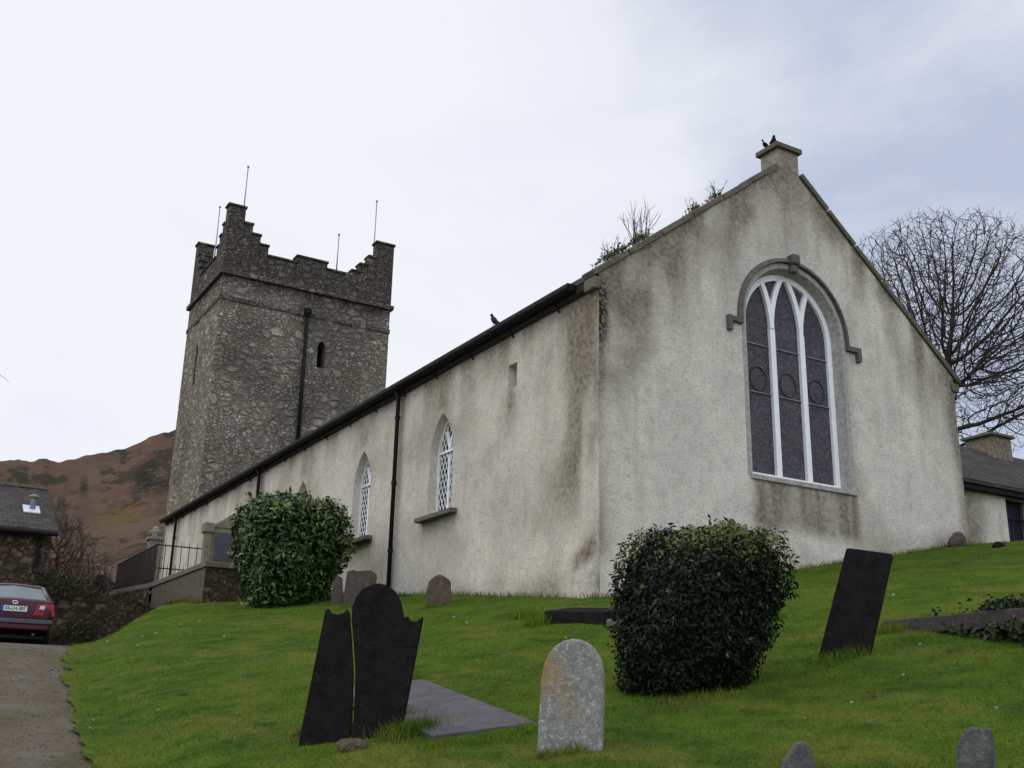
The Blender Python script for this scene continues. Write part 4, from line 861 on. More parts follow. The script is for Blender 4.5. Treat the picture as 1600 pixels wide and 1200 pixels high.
# ------------------------------------------------------------------ foliage
def leaves(P, Nn, size, tint, wid=.42, fold=.18):
    n = len(P); Nn = Nn/np.linalg.norm(Nn, axis=1)[:, None]; up = rng.normal(size=(n, 3)); T = np.cross(Nn, up); T /= np.linalg.norm(T, axis=1)[:, None]; B = np.cross(Nn, T)
    s = size[:, None]; V = np.stack([P, P+T*s*.45+B*s*wid*.5+Nn*s*fold*.6, P+T*s*.5, P+T*s*.45-B*s*wid*.5+Nn*s*fold*.6, P+T*s-Nn*s*.10], 1).reshape(-1, 3)
    b = np.arange(n)[:, None]*5; F = np.concatenate([b+[[0, 1, 2]], b+[[0, 2, 3]], b+[[1, 4, 2]], b+[[2, 4, 3]]], 0)
    return V, F, np.repeat(tint, 5)
def bush(name, c, rad, n, lsz, mat, label, squareness=4.0, tilt=(0, 0), new_top=.1, core=(.012, .014, .008), seed=0, lean_top=0):
    t_ = thing(name, c, label, 'bush')
    def surf(d):
        k = (np.abs(d)**squareness).sum(1)**(-1/squareness); p = d*k[:, None]
        lump = 1+.15*(fbm(p[:, 0]*2.2+seed, p[:, 2]*2.2+p[:, 1]*1.3, 110)-.5)*2+.05*(fbm(p[:, 0]*6+seed, p[:, 2]*6+p[:, 1]*5, 111)-.5)*2
        p = p*lump[:, None]
        w_ = 1-.27*sstep(.4, -1, p[:, 2])
        p[:, 0] *= w_; p[:, 1] *= w_; return p*np.array(rad)+np.array([0, 0, rad[2]*1.0])+np.stack([tilt[0]*p[:, 2], tilt[1]*p[:, 2], 0*p[:, 2]], 1)
    d = rng.normal(size=(n, 3)); d /= np.linalg.norm(d, axis=1)[:, None]
    P = surf(d); ctr = np.array([0, 0, rad[2]]); dep = rng.choice([0, .02, .05, .08, .13, .2], n)+rng.uniform(-.03, .04, n)*(rng.random(n) < .6); P = ctr+(P-ctr)*(1-dep)[:, None]
    k = P[:, 2] > .03*rad[2]; P = P[k]; d = d[k]; dep = dep[k]
    nrm = d*.8+rng.normal(size=P.shape)*.55+np.array([0, 0, .35])
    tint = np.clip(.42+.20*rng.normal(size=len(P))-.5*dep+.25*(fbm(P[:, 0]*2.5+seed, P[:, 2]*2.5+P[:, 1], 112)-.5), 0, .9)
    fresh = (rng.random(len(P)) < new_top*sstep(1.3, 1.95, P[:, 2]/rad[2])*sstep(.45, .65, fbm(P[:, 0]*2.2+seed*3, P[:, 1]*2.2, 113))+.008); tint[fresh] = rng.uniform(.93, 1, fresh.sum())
    ns_ = 70; sd0 = rng.normal(size=(ns_, 3)); sd0[:, 2] = np.abs(sd0[:, 2])*.9-.25; sd0 /= np.linalg.norm(sd0, axis=1)[:, None]; sp0 = surf(sd0)
    ax = sd0*.6+rng.normal(size=(ns_, 3))*.35+[0, 0, .5]; ax /= np.linalg.norm(ax, axis=1)[:, None]; tt = np.linspace(0, 1, 7); L0 = rng.uniform(.4, 1.6, ns_)*lsz
    Pq = (sp0[:, None]+ax[:, None]*tt[None, :, None]*L0[:, None, None]).reshape(-1, 3); P = np.concatenate([P, Pq]); nrm = np.concatenate([nrm, np.repeat(ax, 7, 0)*.3+rng.normal(size=(ns_*7, 3))*.7])
    tint = np.concatenate([tint, np.clip(np.repeat(rng.choice([.5, .7, .9, .96], ns_), 7)+.05*rng.normal(size=ns_*7), 0, 1)])
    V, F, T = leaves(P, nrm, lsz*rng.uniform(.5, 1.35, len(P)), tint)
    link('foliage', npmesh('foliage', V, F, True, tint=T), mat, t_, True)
    g = G()
    for i in range(7):
        a = i*.9+seed; g.tube([(.05*math.cos(a)*rad[0], .05*math.sin(a)*rad[1], -.1), (.2*math.cos(a)*rad[0], .2*math.sin(a)*rad[1], rad[2]*.5), (.5*math.cos(a)*rad[0], .5*math.sin(a)*rad[1], rad[2]*1.3)], [.03*rad[2], .02*rad[2], .006], 6)
    g.build('stem', M['bark'], t_, local=True)
    dd = []
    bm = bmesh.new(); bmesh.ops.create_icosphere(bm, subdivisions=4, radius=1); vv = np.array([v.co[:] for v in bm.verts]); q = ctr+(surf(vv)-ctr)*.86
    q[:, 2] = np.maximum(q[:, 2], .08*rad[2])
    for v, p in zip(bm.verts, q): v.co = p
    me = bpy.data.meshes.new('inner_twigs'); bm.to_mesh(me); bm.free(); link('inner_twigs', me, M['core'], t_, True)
    return t_
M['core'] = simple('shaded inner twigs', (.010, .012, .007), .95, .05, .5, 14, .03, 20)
b1 = hit(447, 948); b1 = b1/np.hypot(*b1[:2])*28.3; b1[2] = gz(b1[0], b1[1])-.1
B1W = 185/1700*28.6/2
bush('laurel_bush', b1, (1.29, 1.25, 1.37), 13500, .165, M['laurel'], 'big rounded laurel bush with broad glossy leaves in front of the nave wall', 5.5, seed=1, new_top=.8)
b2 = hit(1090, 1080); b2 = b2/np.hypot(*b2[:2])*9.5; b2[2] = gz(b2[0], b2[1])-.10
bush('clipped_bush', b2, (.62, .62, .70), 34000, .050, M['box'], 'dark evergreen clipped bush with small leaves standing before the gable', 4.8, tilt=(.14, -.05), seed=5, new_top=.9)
def leafpatch(name, P, N_, size, mat, label, cat, kind=None, wid=.8):
    V, F, T = leaves(P, N_, size, np.clip(.45+.25*rng.normal(size=len(P)), 0, 1), wid); o = link(name, npmesh(name, V, F, True, tint=T), mat); return tag(o, label, cat, kind=kind)
# ivy over the chest tomb
n = 5200; s_ = rng.uniform(.6, 2.6, n)**1; w_ = rng.uniform(-.03, 1, n); zt = 1.13-.023*s_+.07*w_; P = np.array([tp2(a, b, c) for a, b, c in zip(s_, w_, zt+np.abs(rng.normal(size=n))*.05*sstep(.5, 1.0, s_))])
k = fbm(P[:, 0]*4, P[:, 1]*4, 120)+.25*sstep(.5, 1.6, s_)*sstep(.0, .5, w_) > .45; Pa = P[k]
m_ = 1500; s2_ = rng.uniform(.3, 2.5, m_); Pb = np.array([tp2(a, -.02+.09*rng.random()*(z < .85), z) for a, z in zip(s2_, rng.uniform(.55, 1.0, m_))]); Pb = Pb[fbm(Pb[:, 1]*4, Pb[:, 2]*4, 121) > .5]
Pi = np.concatenate([Pa, Pb]); Ni = np.concatenate([np.tile([0, 0, 1.], (len(Pa), 1)), np.tile([-1., -.3, .3], (len(Pb), 1))])+rng.normal(size=(len(Pi), 3))*.5
leafpatch('ivy', Pi, Ni, rng.uniform(.03, .065, len(Pi)), M['ivy'], 'ivy spreading over the slab top of the chest tomb', 'ivy')
# ivy-clad boundary wall behind the car
bw = thing('boundary_wall', (6, 37, 1.4), 'old stone wall overgrown with dark ivy behind the car', 'wall')
tz = lambda a, b: onY(a, b, 36.6)
prof_w = [(BX-.6, 1.0), (9.2, 1.0), (9.2, 3.2)]+[(tz(*q)[0], tz(*q)[2]) for q in ((166, 938), (140, 920), (112, 910), (85, 900))]+[(BX-.6, tz(70, 897)[2])]
prof_w = sorted(prof_w[:2])+sorted(prof_w[2:], reverse=True)
V2, F2 = sheet(prof_w, [], .2); V3 = np.stack([V2[:, 0], 36.6-.25*fbm(V2[:, 0]*2, V2[:, 1]*2, 130), V2[:, 1]], 1)
link('wall', npmesh('wall', V3, F2, stain=np.tile([.5, 0, 0], (len(V3), 1))), M['rubble_dark'], bw)
n = 9000; P = np.stack([rng.uniform(BX-.6, 9.0, n), 36.42-np.abs(rng.normal(size=n))*.12, rng.uniform(1.2, 4.5, n)], 1)
k = inpoly(P[:, [0, 2]]-[0, .1], prof_w) & (fbm(P[:, 0]*1.3, P[:, 2]*1.6, 131) > .47); P = P[k]; P[:, 1] -= .35*fbm(P[:, 0]*1.5, P[:, 2]*1.5, 132)
M['oldivy'] = leaf_mat('old ivy leaves', [(0, (.014, .016, .009)), (.5, (.026, .032, .014)), (.8, (.05, .04, .022)), (1, (.07, .07, .035))], .8, .08)
leafpatch('ivy', P, np.tile([0, -1., .4], (len(P), 1))+rng.normal(size=(len(P), 3))*.5, rng.uniform(.05, .11, len(P)), M['oldivy'], 'dark ivy and brambles covering the old wall behind the car', 'ivy')
se = at(178, 900, 45.5)
bush('evergreen_shrub', (8.35, 46.0, 3.2), (.55, .6, 1.0), 3500, .13, M['box'], 'dark evergreen shrub at the far end of the iron railing', 2.6, seed=8, new_top=0)
# bare trees by space colonisation
def grow(attr, root, dirs, step, inf, kill, trunk, iters=200, jit=.12):
    P = [np.array(root, float)]; par = [-1]
    for q in trunk: P.append(np.array(q, float)); par.append(len(P)-2)
    P = P; near = np.full(len(attr), 1e9); idx = np.zeros(len(attr), int); start = 0; nk = {}; alive = np.ones(len(attr), bool)
    for it in range(iters):
        new = np.array(P[start:]); 
        if len(new) == 0: break
        for i in range(0, len(new), 400):
            D = np.linalg.norm(attr[:, None]-new[None, i:i+400], axis=2); j = D.argmin(1); dm = D[np.arange(len(attr)), j]; k = dm < near; near[k] = dm[k]; idx[k] = j[k]+start+i
        alive &= near > kill
        act = alive & (near < inf)
        if not act.any(): break
        start = len(P); PP = np.array(P); dsum = {}
        dv = attr[act]-PP[idx[act]]; dv /= np.linalg.norm(dv, axis=1)[:, None]+1e-9
        S_ = np.zeros((len(P), 3)); np.add.at(S_, idx[act], dv)
        for i in np.unique(idx[act]):
            s = S_[i]; ln = np.linalg.norm(s)
            if ln < .15 or nk.get(int(i), 0) > 2: continue
            nk[int(i)] = nk.get(int(i), 0)+1
            base = PP[i]-PP[par[i]] if par[i] >= 0 else np.array([0, 0, 1.]); base /= np.linalg.norm(base)+1e-9
            d = s/ln+.35*base+rng.normal(size=3)*jit; d /= np.linalg.norm(d); P.append(PP[i]+d*step); par.append(int(i))
        if len(P) > 30000: break
    return np.array(P), np.array(par)
def treemesh(P, par, r_tip, expo, twigs, twl, maxr, sides=5, droop=0.0):
    n = len(P); kids = np.zeros(n, int); 
    for i in range(1, n): kids[par[i]] += 1
    P = list(map(np.array, P)); par = list(par); tips = [i for i in range(n) if kids[i] == 0]
    src = tips+[i for i in range(n) if kids[i] == 1 and rng.random() < .35]
    for i in src:
        d0 = P[i]-P[par[i]]; d0 /= np.linalg.norm(d0)+1e-9
        for _ in range(twigs):
            d = d0+rng.normal(size=3)*.55; d[2] += .25-droop; d /= np.linalg.norm(d); q = i
            L_ = twl*rng.uniform(.5, 1.2)/3
            for k in range(3): P.append(P[q]+d*L_); par.append(q); q = len(P)-1; d = d+rng.normal(size=3)*.22; d /= np.linalg.norm(d)
    n = len(P); w_ = np.zeros(n); P = np.array(P); par = np.array(par); kids = np.bincount(par[1:], minlength=n)
    order = np.argsort(-np.arange(n)); acc = np.zeros(n)
    for i in range(n-1, 0, -1):
        if kids[i] == 0: acc[i] = r_tip**expo
        acc[par[i]] += acc[i]
    r = np.minimum(acc**(1/expo), maxr); sd_ = sides
    i1 = np.arange(1, n); a = P[par[i1]]; b = P[i1]; t = b-a; t /= np.linalg.norm(t, axis=1)[:, None]+1e-9
    ref = np.where(np.abs(t[:, 2:3]) < .9, [[0, 0, 1.]], [[1., 0, 0]]); u = np.cross(t, ref); u /= np.linalg.norm(u, axis=1)[:, None]; v = np.cross(t, u)
    an_ = np.arange(sd_)*2*np.pi/sd_; ring = u[:, None]*np.cos(an_)[None, :, None]+v[:, None]*np.sin(an_)[None, :, None]
    ra = np.minimum(r[par[i1]], r[i1]*1.35); VA = a[:, None]+ring*ra[:, None, None]; VB = b[:, None]+t[:, None]*.0+ring*r[i1][:, None, None]
    V = np.concatenate([VA, VB], 1).reshape(-1, 3); base = np.arange(n-1)[:, None]*2*sd_
    F = np.concatenate([base+[[k, (k+1) % sd_, sd_+(k+1) % sd_, sd_+k]] for k in range(sd_)], 0)
    big = r[i1] > .055
    return V, F, np.tile(big, sd_)
def tree(name, root, trunk, attr, label, step, inf, kill, r_tip, expo, twigs, twl, maxr, mat, cat='tree', sides=4, droop=0, jit=.12):
    P, par = grow(attr, root, None, step, inf, kill, trunk, jit=jit); V, F, big = treemesh(P, par, r_tip, expo, twigs, twl, maxr, sides, droop)
    t_ = thing(name, tuple(root), label, cat); print(name, len(P), len(F))
    for nm, k in (('trunk', big), ('crown', ~big)):
        f = F[k]
        if len(f) == 0: continue
        uq, inv = np.unique(f, return_inverse=True); link(nm, npmesh(nm, V[uq], inv.reshape(f.shape), True), mat, t_)
    return t_
rng = np.random.default_rng(21)
tb = at(1497, 700, 45); hub = at(1462, 650, 45); side = np.array([math.cos(math.atan2(hub[0], hub[1])), -math.sin(math.atan2(hub[0], hub[1])), 0]); fwd = np.array([hub[0], hub[1], 0])/45
n = 12000; d = rng.normal(size=(n, 3)); d /= np.linalg.norm(d, axis=1)[:, None]; d[:, 2] = np.where(d[:, 2] < -.8, -d[:, 2], d[:, 2]); rad = rng.random(n)**.42
cen = at(1482, 560, 45); top = at(1420, 332, 45)[2]-cen[2]
at_ = cen+(side*d[:, :1]*5.7+fwd*d[:, 1:2]*4.6)*rad[:, None]; at_[:, 2] += d[:, 2]*rad*np.where(d[:, 2] > 0, top-.4, 4.6)
rootz = 3.0
at_ = at_[np.linalg.norm(at_-hub, axis=1) > 1.6]
trunk = [(hub[0]+.15*math.sin(i*.5), hub[1], rootz+(hub[2]-rootz)*i/12) for i in range(1, 13)]
tree('bare_tree', (hub[0], hub[1], rootz), trunk, at_, 'large leafless tree with a rounded dome of fine branches behind the gable', .19, 5.0, .25, .0066, 2.5, 2, .42, .22, M['bark'])
# twig tips reaching in from a small tree beyond the left edge
rng = np.random.default_rng(5)
lc = at(-202, 470, 17); n = 260; at_ = lc+rng.normal(size=(n, 3))*[.62, .45, .42]; rt = at(-219, 455, 17); rt = np.array([rt[0]-.3, rt[1], float(zroad(17))-.1])
tree('sapling', rt, [(rt[0], rt[1], rt[2]+.3*i) for i in range(1, int((lc[2]-.9-rt[2])/.3))], at_, 'leafless young tree by the drive whose twig tips show at the left edge', .13, 1.6, .13, .0032, 2.2, 1, .25, .07, M['twig'])
# bare brown shrubs between the barn and the railings
for k, (xx_, yy_, hh, lab) in enumerate(((5.9, 41.5, 6.9, 'brown leafless shrub beside the barn corner'), (7.2, 43.0, 6.3, 'brown leafless shrub in the gap left of the railing'), (6.9, 47.5, 7.9, 'taller brown leafless shrub behind the others below the hill'))):
    n = 900; d = rng.normal(size=(n, 3)); d /= np.linalg.norm(d, axis=1)[:, None]; d[:, 2] = np.abs(d[:, 2])*1.2
    at_ = np.array([xx_, yy_, 2.6])+d*(rng.random(n)**.6)[:, None]*[1.25, 1.1, (hh-2.6)/1.15]
    tree('bare_shrub', (xx_, yy_, .8), [(xx_, yy_, .8+.25*i) for i in range(1, 4)], at_, lab, .14, 2.2, .16, .009, 2.3, 3, .4, .09, M['twig'], 'shrub', sides=3)['group'] = 'bare shrubs below the hill'
# weeds growing on the gable coping
def coping_z(x): return EL-.10+.15+(x-(X0-.12))*(12.40-EL+.10)/(16.62-X0+.12)
for k, (px_, py_, wid, hgt, nl, ns, lab) in enumerate(((958, 392, .36, .20, 300, 14, 'leafy green weed clump lowest on the gable coping, nearest the gutter'), (1000, 367, .22, .18, 190, 26, 'weed with tall bare twigs on the gable coping'), (1084, 325, .11, .14, 60, 9, 'small weed midway up the gable coping'), (1117, 306, .13, .16, 80, 10, 'small weed with dry stalks highest on the gable coping'))):
    p = onY(px_, py_, Y0+.12); x_ = p[0]; z_ = coping_z(x_)+.02
    t_ = thing('weed', (x_, Y0+.12, z_), lab, 'weed', 'weeds on the gable coping')
    P = rng.normal(size=(nl, 3))*[wid*.55, .10, 0]; P[:, 2] = np.abs(rng.normal(size=nl))*hgt*.42*np.exp(-(P[:, 0]/wid)**2)+P[:, 0]*.72
    V, F, T = leaves(P, rng.normal(size=(nl, 3))+[0, -.4, .5], rng.uniform(.05, .11, nl), np.clip(.4+.3*rng.normal(size=nl), 0, 1), .5); link('foliage', npmesh('foliage', V, F, True, tint=T), M['weed'], t_, True)
    g = G(); tall = (.55, .95, .42, .5)[k]
    for i in range(ns):
        x1 = rng.uniform(-wid, wid)*.8; q = np.array([x1, rng.uniform(-.08, .08), x1*.72-.03]); dv = np.array([x1*.9+rng.normal()*.15, rng.normal()*.15, 1.]); L_ = tall*rng.uniform(.5, 1)
        pts = [q]; 
        for s in range(4): dv = dv+rng.normal(size=3)*.12; pts.append(pts[-1]+dv/np.linalg.norm(dv)*L_/4)
        g.tube(pts, [.008, .007, .006, .004, .002], 4)
        for s in (2, 3): e_ = dv+rng.normal(size=3)*.6; g.tube([pts[s], pts[s]+e_/np.linalg.norm(e_)*L_*.3], [.005, .002], 3)
    g.build('stalks', M['twig'], t_, local=True)
# ------------------------------------------------------------------ birds
def bird(p, hd, size, mat, label, up=.75):
    t_ = thing('bird', p, label, 'bird', None, hd)
    c = [(-.62, -.22, .05), (-.48, .02, .10), (-.28, .24, .20), (-.08, .46, .25), (.08, .70, .21), (.15, .88, .14), (.20, 1.0, .135), (.27, 1.06, .10), (.32, 1.08, .04)]
    pts = [np.array([x*(1-.3*(up > .8)), 0, z*up/.75+.25])*size for x, z, _ in c]
    G().tube(pts, [r*size for *_, r in c], 10).build('body', mat, t_, smooth=True, local=True)
    a = pts[-2]; G().tube([a+np.array([0, 0, 0]), a+np.array([.2, 0, -.03])*size], [.05*size, .005*size], 6).build('beak', M['ink'], t_, local=True)
    for s in (-1, 1):
        G().tube([pts[3]+np.array([-.05, s*.1, -.2])*size, np.array([.0, s*.1, 0])*size, np.array([.14, s*.1, .01])*size], [.035*size, .02*size, .012*size], 5).build('leg', M['ink'], t_, local=True)
        w0 = [pts[4]+np.array([.02, s*.2, -.02])*size, pts[3]+np.array([-.05, s*.245, .0])*size, pts[2]+np.array([-.15, s*.2, -.02])*size, pts[1]+np.array([-.1, s*.08, 0])*size]
        G().tube(w0, [.05*size, .11*size, .08*size, .02*size], 6).build('wing', mat, t_, smooth=True, local=True)
p1 = onY(1197, 222, Y0+.42); p2 = onY(1211, 219, Y0+.35)
bird((16.64, Y0+.42, 13.06), R(165), .20, M['bird'], 'smaller black bird on the gable cap stone, facing left, left of the pair')
bird((16.86, Y0+.34, 13.10), R(20), .25, M['bird'], 'larger black bird perched upright on the gable cap stone, right of the pair', .95)
pg_ = onX(771, 505, eX+.02); bird((eX+.02, pg_[1], eZ+.01), R(110), .27, M['pigeon'], 'grey pigeon perched on the eaves of the nave roof')
# ------------------------------------------------------------------ the car
CD = 26.4; cp = at(14, 1004, CD); cz = float(zroad(cp[1]))+.005
car = thing('parked_car', (cp[0], cp[1], cz), 'maroon saloon car parked on the drive, seen from behind', 'car', None, R(-3.0))
# local axes: x right, y forward; y=0 at the rear bumper
def ring(y, hw, zs, zb, tum=.0):
    # lower body section: half width hw, sill zs, belt zb
    return [(-hw*.82, y, zs), (-hw*.97, y, zs+.10), (-hw, y, zs+.30), (-hw*.985, y, zb-.12), (-hw*.93, y, zb-.02), (-hw*.86, y, zb), (0, y, zb+.02), (hw*.86, y, zb), (hw*.93, y, zb-.02), (hw*.985, y, zb-.12), (hw, y, zs+.30), (hw*.97, y, zs+.10), (hw*.82, y, zs)]
secs = [(0.0, .74, .38, .80), (.05, .80, .34, .95), (.14, .845, .33, 1.0), (.5, .86, .28, 1.02), (1.2, .865, .20, .98), (2.3, .865, .20, .95), (3.2, .86, .20, .93), (3.9, .83, .22, .86), (4.25, .76, .26, .76), (4.42, .66, .34, .62)]
g = G(); vs_ = []; n = 13
for s in secs: vs_ += ring(*s)
fs = [(i*n+k, i*n+(k+1) % n, (i+1)*n+(k+1) % n, (i+1)*n+k) for i in range(len(secs)-1) for k in range(n)]+[tuple(range(n)), tuple(range((len(secs)-1)*n, len(secs)*n))]
g.add(vs_, fs)
# roof panel and pillars
rs = [(.95, .60, 1.36), (1.15, .62, 1.405), (1.8, .635, 1.43), (2.4, .62, 1.40), (2.6, .60, 1.37)]
vr = []; 
for y_, hw_, z_ in rs: vr += [(-hw_, y_, z_-.05), (-hw_*.9, y_, z_-.008), (0, y_, z_+.02), (hw_*.9, y_, z_-.008), (hw_, y_, z_-.05), (hw_, y_, z_-.085), (-hw_, y_, z_-.085)]
g.add(vr, [(i*7+k, i*7+(k+1) % 7, i*7+7+(k+1) % 7, i*7+7+k) for i in range(4) for k in range(7)]+[tuple(range(7)), tuple(range(28, 35))])
for s in (-1, 1):
    for pth in ([(s*.74, .42, 1.0), (s*.60, .97, 1.33)], [(s*.745, 2.0, .94), (s*.62, 1.9, 1.36)], [(s*.745, 3.3, .92), (s*.60, 2.6, 1.33)]): g.tube(pth, .045, 6)
body = g.build('body', M['paint'], car, smooth=False, local=True, bevel=.03)
for f in body.data.polygons: f.use_smooth = True
G().add([(-.70, .47, 1.015), (.70, .47, 1.015), (.575, .97, 1.33), (-.575, .97, 1.33), (0, .42, 1.025), (0, .95, 1.36)], [(0, 4, 5, 3), (4, 1, 2, 5)]).build('rear_window', M['carglass'], car, local=True)
G().add([(-.70, 3.25, .94), (.70, 3.25, .94), (.57, 2.62, 1.33), (-.57, 2.62, 1.33)], [(0, 1, 2, 3)]).build('windscreen', M['carglass'], car, local=True)
for s in (-1, 1):
    G().add([(s*.745, .62, .985), (s*.75, 3.15, .925), (s*.605, 2.58, 1.325), (s*.605, 1.05, 1.325)], [(0, 1, 2, 3)]).build('side_window', M['carglass'], car, local=True)
    tl = G().prism([(s*.40, -.03, .64), (s*.47, -.03, .88), (s*.80, .025, .90), (s*.855, .045, .63)], (0, .14, 0)).build('tail_light', M['lamp_red'], car, local=True, bevel=.015)
    G().prism([(s*.50, -.034, .78), (s*.515, -.034, .855), (s*.62, -.015, .865), (s*.605, -.015, .78)], (0, .03, 0)).build('reversing_lens', M['lamp_clear'], tl, local=True)
    mi = G().lathe((s*.96, 2.75, .95), [(.02, -.06), (.10, -.04), (.11, .04), (.03, .07)], 10).build('wing_mirror', M['paint'], car, local=True, smooth=True)
    G().add([(s*.96-.085, 2.63, .91), (s*.96+.085, 2.63, .91), (s*.96+.085, 2.63, 1.0), (s*.96-.085, 2.63, 1.0)], [(0, 1, 2, 3)]).build('mirror_glass', M['chrome'], mi, local=True)
    G().prism([(s*.45, 4.34, .58), (s*.72, 4.24, .60), (s*.70, 4.22, .72), (s*.45, 4.33, .70)], (0, .06, 0)).build('headlight', M['lamp_clear'], car, local=True)
    for y_ in (.92, 3.52):
        prof_t = [(.0, -.10), (.22, -.10), (.30, -.085), (.31, -.05), (.31, .05), (.30, .085), (.22, .10), (.0, .10)]
        gg = G(); nn = 24
        gg.add([(s*.735+z, y_+r_*math.cos(2*math.pi*k/nn), .31+r_*math.sin(2*math.pi*k/nn)) for r_, z in prof_t[1:-1] for k in range(nn)], [(i*nn+k, i*nn+(k+1) % nn, (i+1)*nn+(k+1) % nn, (i+1)*nn+k) for i in range(5) for k in range(nn)]+[tuple(range(nn)), tuple(range(5*nn, 6*nn))])
        wh_ = gg.build('wheel', M['rubber'], car, local=True, smooth=True)
        gg = G(); gg.add([(s*.842, y_+.19*math.cos(2*math.pi*k/nn), .31+.19*math.sin(2*math.pi*k/nn)) for k in range(nn)], [tuple(range(nn))]); gg.build('wheel_trim', M['rim'], wh_, local=True)
G().prism([(-.80, -.05, .46), (.80, -.05, .46), (.84, .06, .46), (.84, .3, .46), (-.84, .3, .46), (-.84, .06, .46)], (0, 0, .10)).build('bumper_strip', M['trim'], car, local=True, bevel=.02)
G().prism([(-.74, -.03, .33), (.74, -.03, .33), (.80, .1, .33), (.8, .4, .33), (-.8, .4, .33), (-.8, .1, .33)], (0, 0, .128)).build('bumper', M['paint'], car, local=True, bevel=.03)
pl = G().box((-.26, -.018, .715), (.26, -.004, .83)).build('number_plate', M['plate'], car, local=True)
G().box((-.26, -.022, .716), (-.215, -.0185, .829)).build('plate_band', M['plateblue'], pl, local=True)
def text(body, w_, h_, loc, mat, parent):
    cu_ = bpy.data.curves.new('lettering', 'FONT'); cu_.body = body; cu_.size = h_*1.4; cu_.align_x = 'CENTER'; cu_.align_y = 'CENTER'; cu_.extrude = .001; cu_.offset = .002
    o = bpy.data.objects.new('lettering', cu_); scn.collection.objects.link(o); dg = bpy.context.evaluated_depsgraph_get(); dg.update()
    me = bpy.data.meshes.new_from_object(o.evaluated_get(dg)); bpy.data.objects.remove(o); xs_ = np.array([v.co.x for v in me.vertices]); k = w_/(xs_.max()-xs_.min())
    for v in me.vertices: v.co = Vector((loc[0]+v.co.x*k, loc[1]-v.co.z, loc[2]+v.co.y))
    return link('lettering', me, mat, parent, True)
text('03-LH-307', .42, .075, (.022, -.02, .772), M['ink'], pl)
G().tube([(.0+.06*math.cos(R(a)), -.0+.02, .905+.028*math.sin(R(a))) for a in range(0, 361, 30)], .012, 6, False).build('badge', M['chrome'], car, local=True)
G().tube([(.45, -.02, .24), (.45, .5, .24)], .03, 8).build('exhaust_pipe', M['trim'], car, local=True)
G().box((-.7, .3, .16), (.7, 4.0, .24)).build('underbody', M['ink'], car, local=True)
# ------------------------------------------------------------------ grass blades, daisies, loose stones
def blades(P, h, wd):
    n = len(P); a = rng.uniform(0, 2*np.pi, n); b = rng.uniform(0, 2*np.pi, n); ln = rng.uniform(.15, .8, n)*h
    s = np.stack([np.cos(a), np.sin(a), np.zeros(n)], 1)*wd[:, None]*.5; tip = np.stack([np.cos(b)*ln, np.sin(b)*ln, h], 1); mid = tip*[.35, .35, .6]
    V = np.stack([P-s, P+s, P+mid+s*.8, P+mid-s*.8, P+tip], 1).reshape(-1, 3); o = np.arange(n)[:, None]*5
    F = np.concatenate([o+[[0, 1, 2]], o+[[0, 2, 3]], o+[[3, 2, 4]]], 0); return V, F, np.repeat(np.clip(.5+.25*rng.normal(size=n), 0, 1), 5)
n = 330000; r_ = np.exp(rng.uniform(np.log(4.6), np.log(30), n)); a_ = np.radians(rng.uniform(2, 60, n)); P = np.stack([np.sin(a_)*r_, np.cos(a_)*r_, 0*r_], 1)
s_ = P[:, 0]-edge(P[:, 1]); k = (s_ > .02+.6*(fbm(P[:, 1]*2.2, P[:, 0]*2.2, 140)-.5)-.1*rng.random(n)) & ~((P[:, 0] > X0-.02) & (P[:, 1] > Y0-.02)) & ~((P[:, 0] > PX) & (P[:, 1] > PY))
P = P[k]; r_ = r_[k]; P[:, 2] = ground(P[:, 0], P[:, 1])-.006
cl = fbm(P[:, 0]*3, P[:, 1]*3, 141); h_ = (.014+.030*cl*rng.random(len(P)))*(1+.02*r_); w_ = .0032*(.7+.06*r_)
Ps, hs_, ws_ = [P], [h_], [w_]
def tuft(cx, cy, rx, ry, n, h):
    q = np.stack([cx+rng.normal(size=n)*rx, cy+rng.normal(size=n)*ry, np.zeros(n)], 1); q[:, 2] = ground(q[:, 0], q[:, 1])-.01; d_ = math.hypot(cx, cy)
    Ps.append(q); hs_.append(h*rng.uniform(.4, 1.1, n)); ws_.append(np.full(n, .004*(.7+.06*d_)))
for (px_, py_, w1, h1, cnt) in ((470, 1150, .06, .08, 160), (500, 1152, .12, .10, 500), (540, 1150, .10, .09, 400), (600, 1135, .14, .15, 900), (640, 1150, .14, .15, 900), (690, 1166, .12, .05, 350), (760, 1160, .15, .05, 300), (830, 1148, .1, .05, 200), (850, 1185, .06, .07, 250), (905, 1175, .07, .09, 350), (1290, 1036, .10, .10, 300), (1335, 1026, .09, .12, 400), (1392, 988, .12, .12, 500), (1430, 1000, .2, .07, 300), (1500, 1020, .2, .04, 200), (1570, 1024, .2, .04, 200), (1080, 1092, .3, .08, 700), (840, 978, .15, .2, 300), (900, 987, .3, .08, 300), (822, 966, .2, .2, 350), (640, 1062, .1, .08, 200), (686, 948, .2, .1, 300), (560, 948, .3, .12, 300)):
    q = hit(px_, py_); tuft(q[0], q[1], w1, w1*.6, cnt, h1)
for yy_ in np.arange(Y0, 31, .25): tuft(X0-.1, yy_, .08, .15, 40, .14)
for xx_ in np.arange(X0, XR, .25): tuft(xx_, Y0-.12, .15, .08, 40, .12)
for yy_ in np.arange(31, 40, .3): tuft(PX-.12, yy_, .1, .15, 40, .2)
V, F, T = blades(np.concatenate(Ps), np.concatenate(hs_), np.concatenate(ws_))
tag(link('grass', npmesh('grass', V, F, False, tint=T), M['blade']), 'short grass of the churchyard lawn', 'grass', kind='stuff')
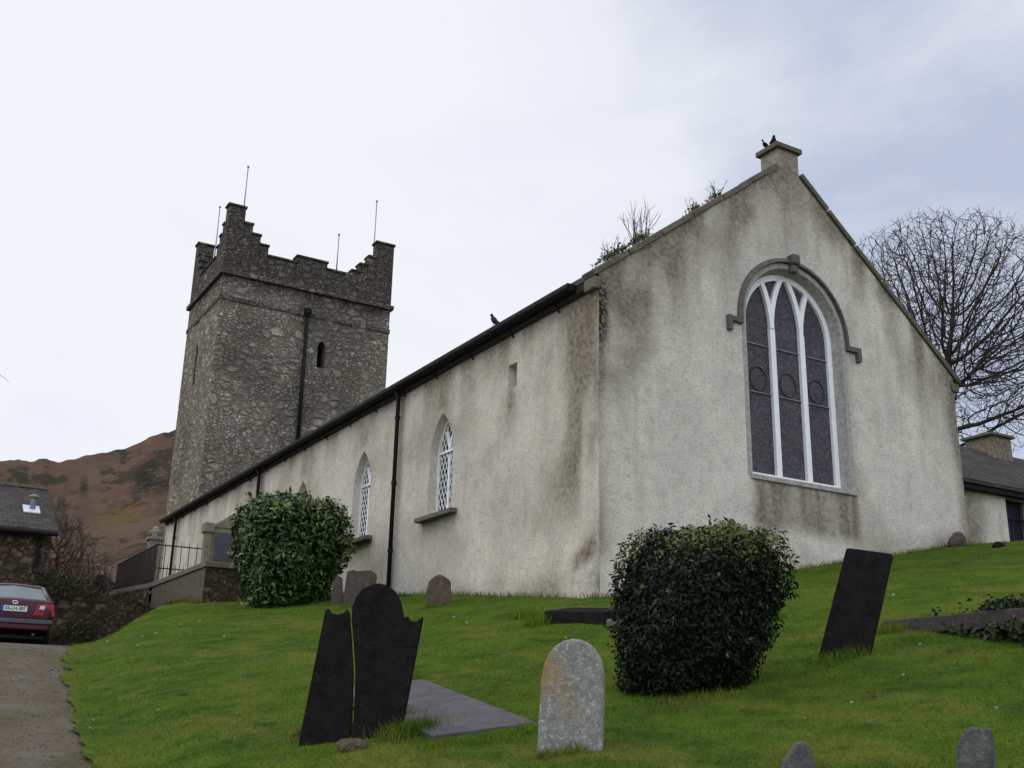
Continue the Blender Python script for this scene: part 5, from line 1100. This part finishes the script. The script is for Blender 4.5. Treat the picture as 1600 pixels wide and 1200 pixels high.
# leafy weeds at the foot of the broken headstone
q = hit(598, 1132); n = 90; P = np.array([q[0], q[1], 0])+rng.normal(size=(n, 3))*[.09, .05, 0]; P[:, 2] = ground(P[:, 0], P[:, 1])+rng.uniform(.01, .13, n)
leafpatch('weed', P, rng.normal(size=(n, 3))+[0, -.3, .8], rng.uniform(.03, .06, n), M['weed'], 'low leafy weed growing against the foot of the broken headstone', 'weed', wid=.7)
def daisy(p, s, mat, label, grp):
    g = G(); m = 9
    for i in range(m):
        a = 2*math.pi*i/m; ca, sa = math.cos(a), math.sin(a)
        g.add([(0, 0, .02*s), (s*(.6*ca-.22*sa), s*(.6*sa+.22*ca), .12*s), (s*ca, s*sa, .05*s), (s*(.6*ca+.22*sa), s*(.6*sa-.22*ca), .12*s)], [(0, 1, 2, 3)])
    g.lathe((0, 0, 0), [(.03*s, -.7*s), (.04*s, 0), (.22*s, .03*s), (.2*s, .14*s), (.05*s, .18*s)], 8)
    o = g.build('flower', mat); o.location = p; o.rotation_euler = (R(35), 0, math.atan2(-p[0], -p[1])*-1+math.pi*0); return tag(o, label, 'flower', grp)
for px_, py_ in ((137, 983), (167, 1005), (222, 997), (215, 1011), (243, 992), (282, 978), (247, 1114), (145, 1130), (140, 1143), (312, 973), (350, 997), (709, 967), (729, 976), (745, 1036), (1331, 1105), (1396, 933), (1438, 1012), (1160, 1048), (1412, 1061), (1558, 1114)):
    q = hit(px_, py_); daisy((q[0], q[1], q[2]+.035), .016 if np.hypot(*q[:2]) < 14 else .03, M['petal'], 'tiny white daisy in the churchyard grass', 'daisies in the grass')
q = hit(884, 1000); q = at(884, 996, 7.6); daisy(tuple(q), .014, M['yellow'], 'yellow flower just above the top of the pale round headstone', None)
q = hit(1258, 1129); daisy((q[0], q[1], q[2]+.03), .016, M['yellow'], 'yellow flower in the grass right of the dark clipped bush', None)
q = hit(1363, 1094); V, F, T = leaves(np.array([[q[0], q[1], q[2]+.035]]*3), rng.normal(size=(3, 3)), np.full(3, .05), np.full(3, .5), .6); tag(link('dead_leaf', npmesh('dead_leaf', V, F), M['deadleaf']), 'curled brown dead leaf lying on the grass', 'leaf')
n = 1500; yy_ = np.exp(rng.uniform(np.log(5.5), np.log(24), n)); ss_ = -np.abs(rng.normal(size=n))*.42*(1+.03*yy_)+.08; xx_ = edge(yy_)+ss_
sz = rng.uniform(.004, .014, n)*(1+.02*yy_)*(1+1.2*(rng.random(n) < .04)); bs = np.array([(0, 0, 1), (1, 0, 0), (0, 1, 0), (-1, 0, 0), (0, -1, 0), (0, 0, -1)], float)
V = bs[None]*sz[:, None, None]*rng.uniform(.5, 1.2, (n, 6, 3))*[1, 1, .6]+np.stack([xx_, yy_, zroad(yy_)+.01], 1)[:, None]; o_ = np.arange(n)[:, None]*6
F = np.concatenate([o_+[[0, 1, 2]], o_+[[0, 2, 3]], o_+[[0, 3, 4]], o_+[[0, 4, 1]], o_+[[5, 2, 1]], o_+[[5, 3, 2]], o_+[[5, 4, 3]], o_+[[5, 1, 4]]], 0)
tag(link('loose_stones', npmesh('loose_stones', V.reshape(-1, 3), F), M['pebble']), 'loose stones along the edge of the drive', 'stones', kind='stuff')
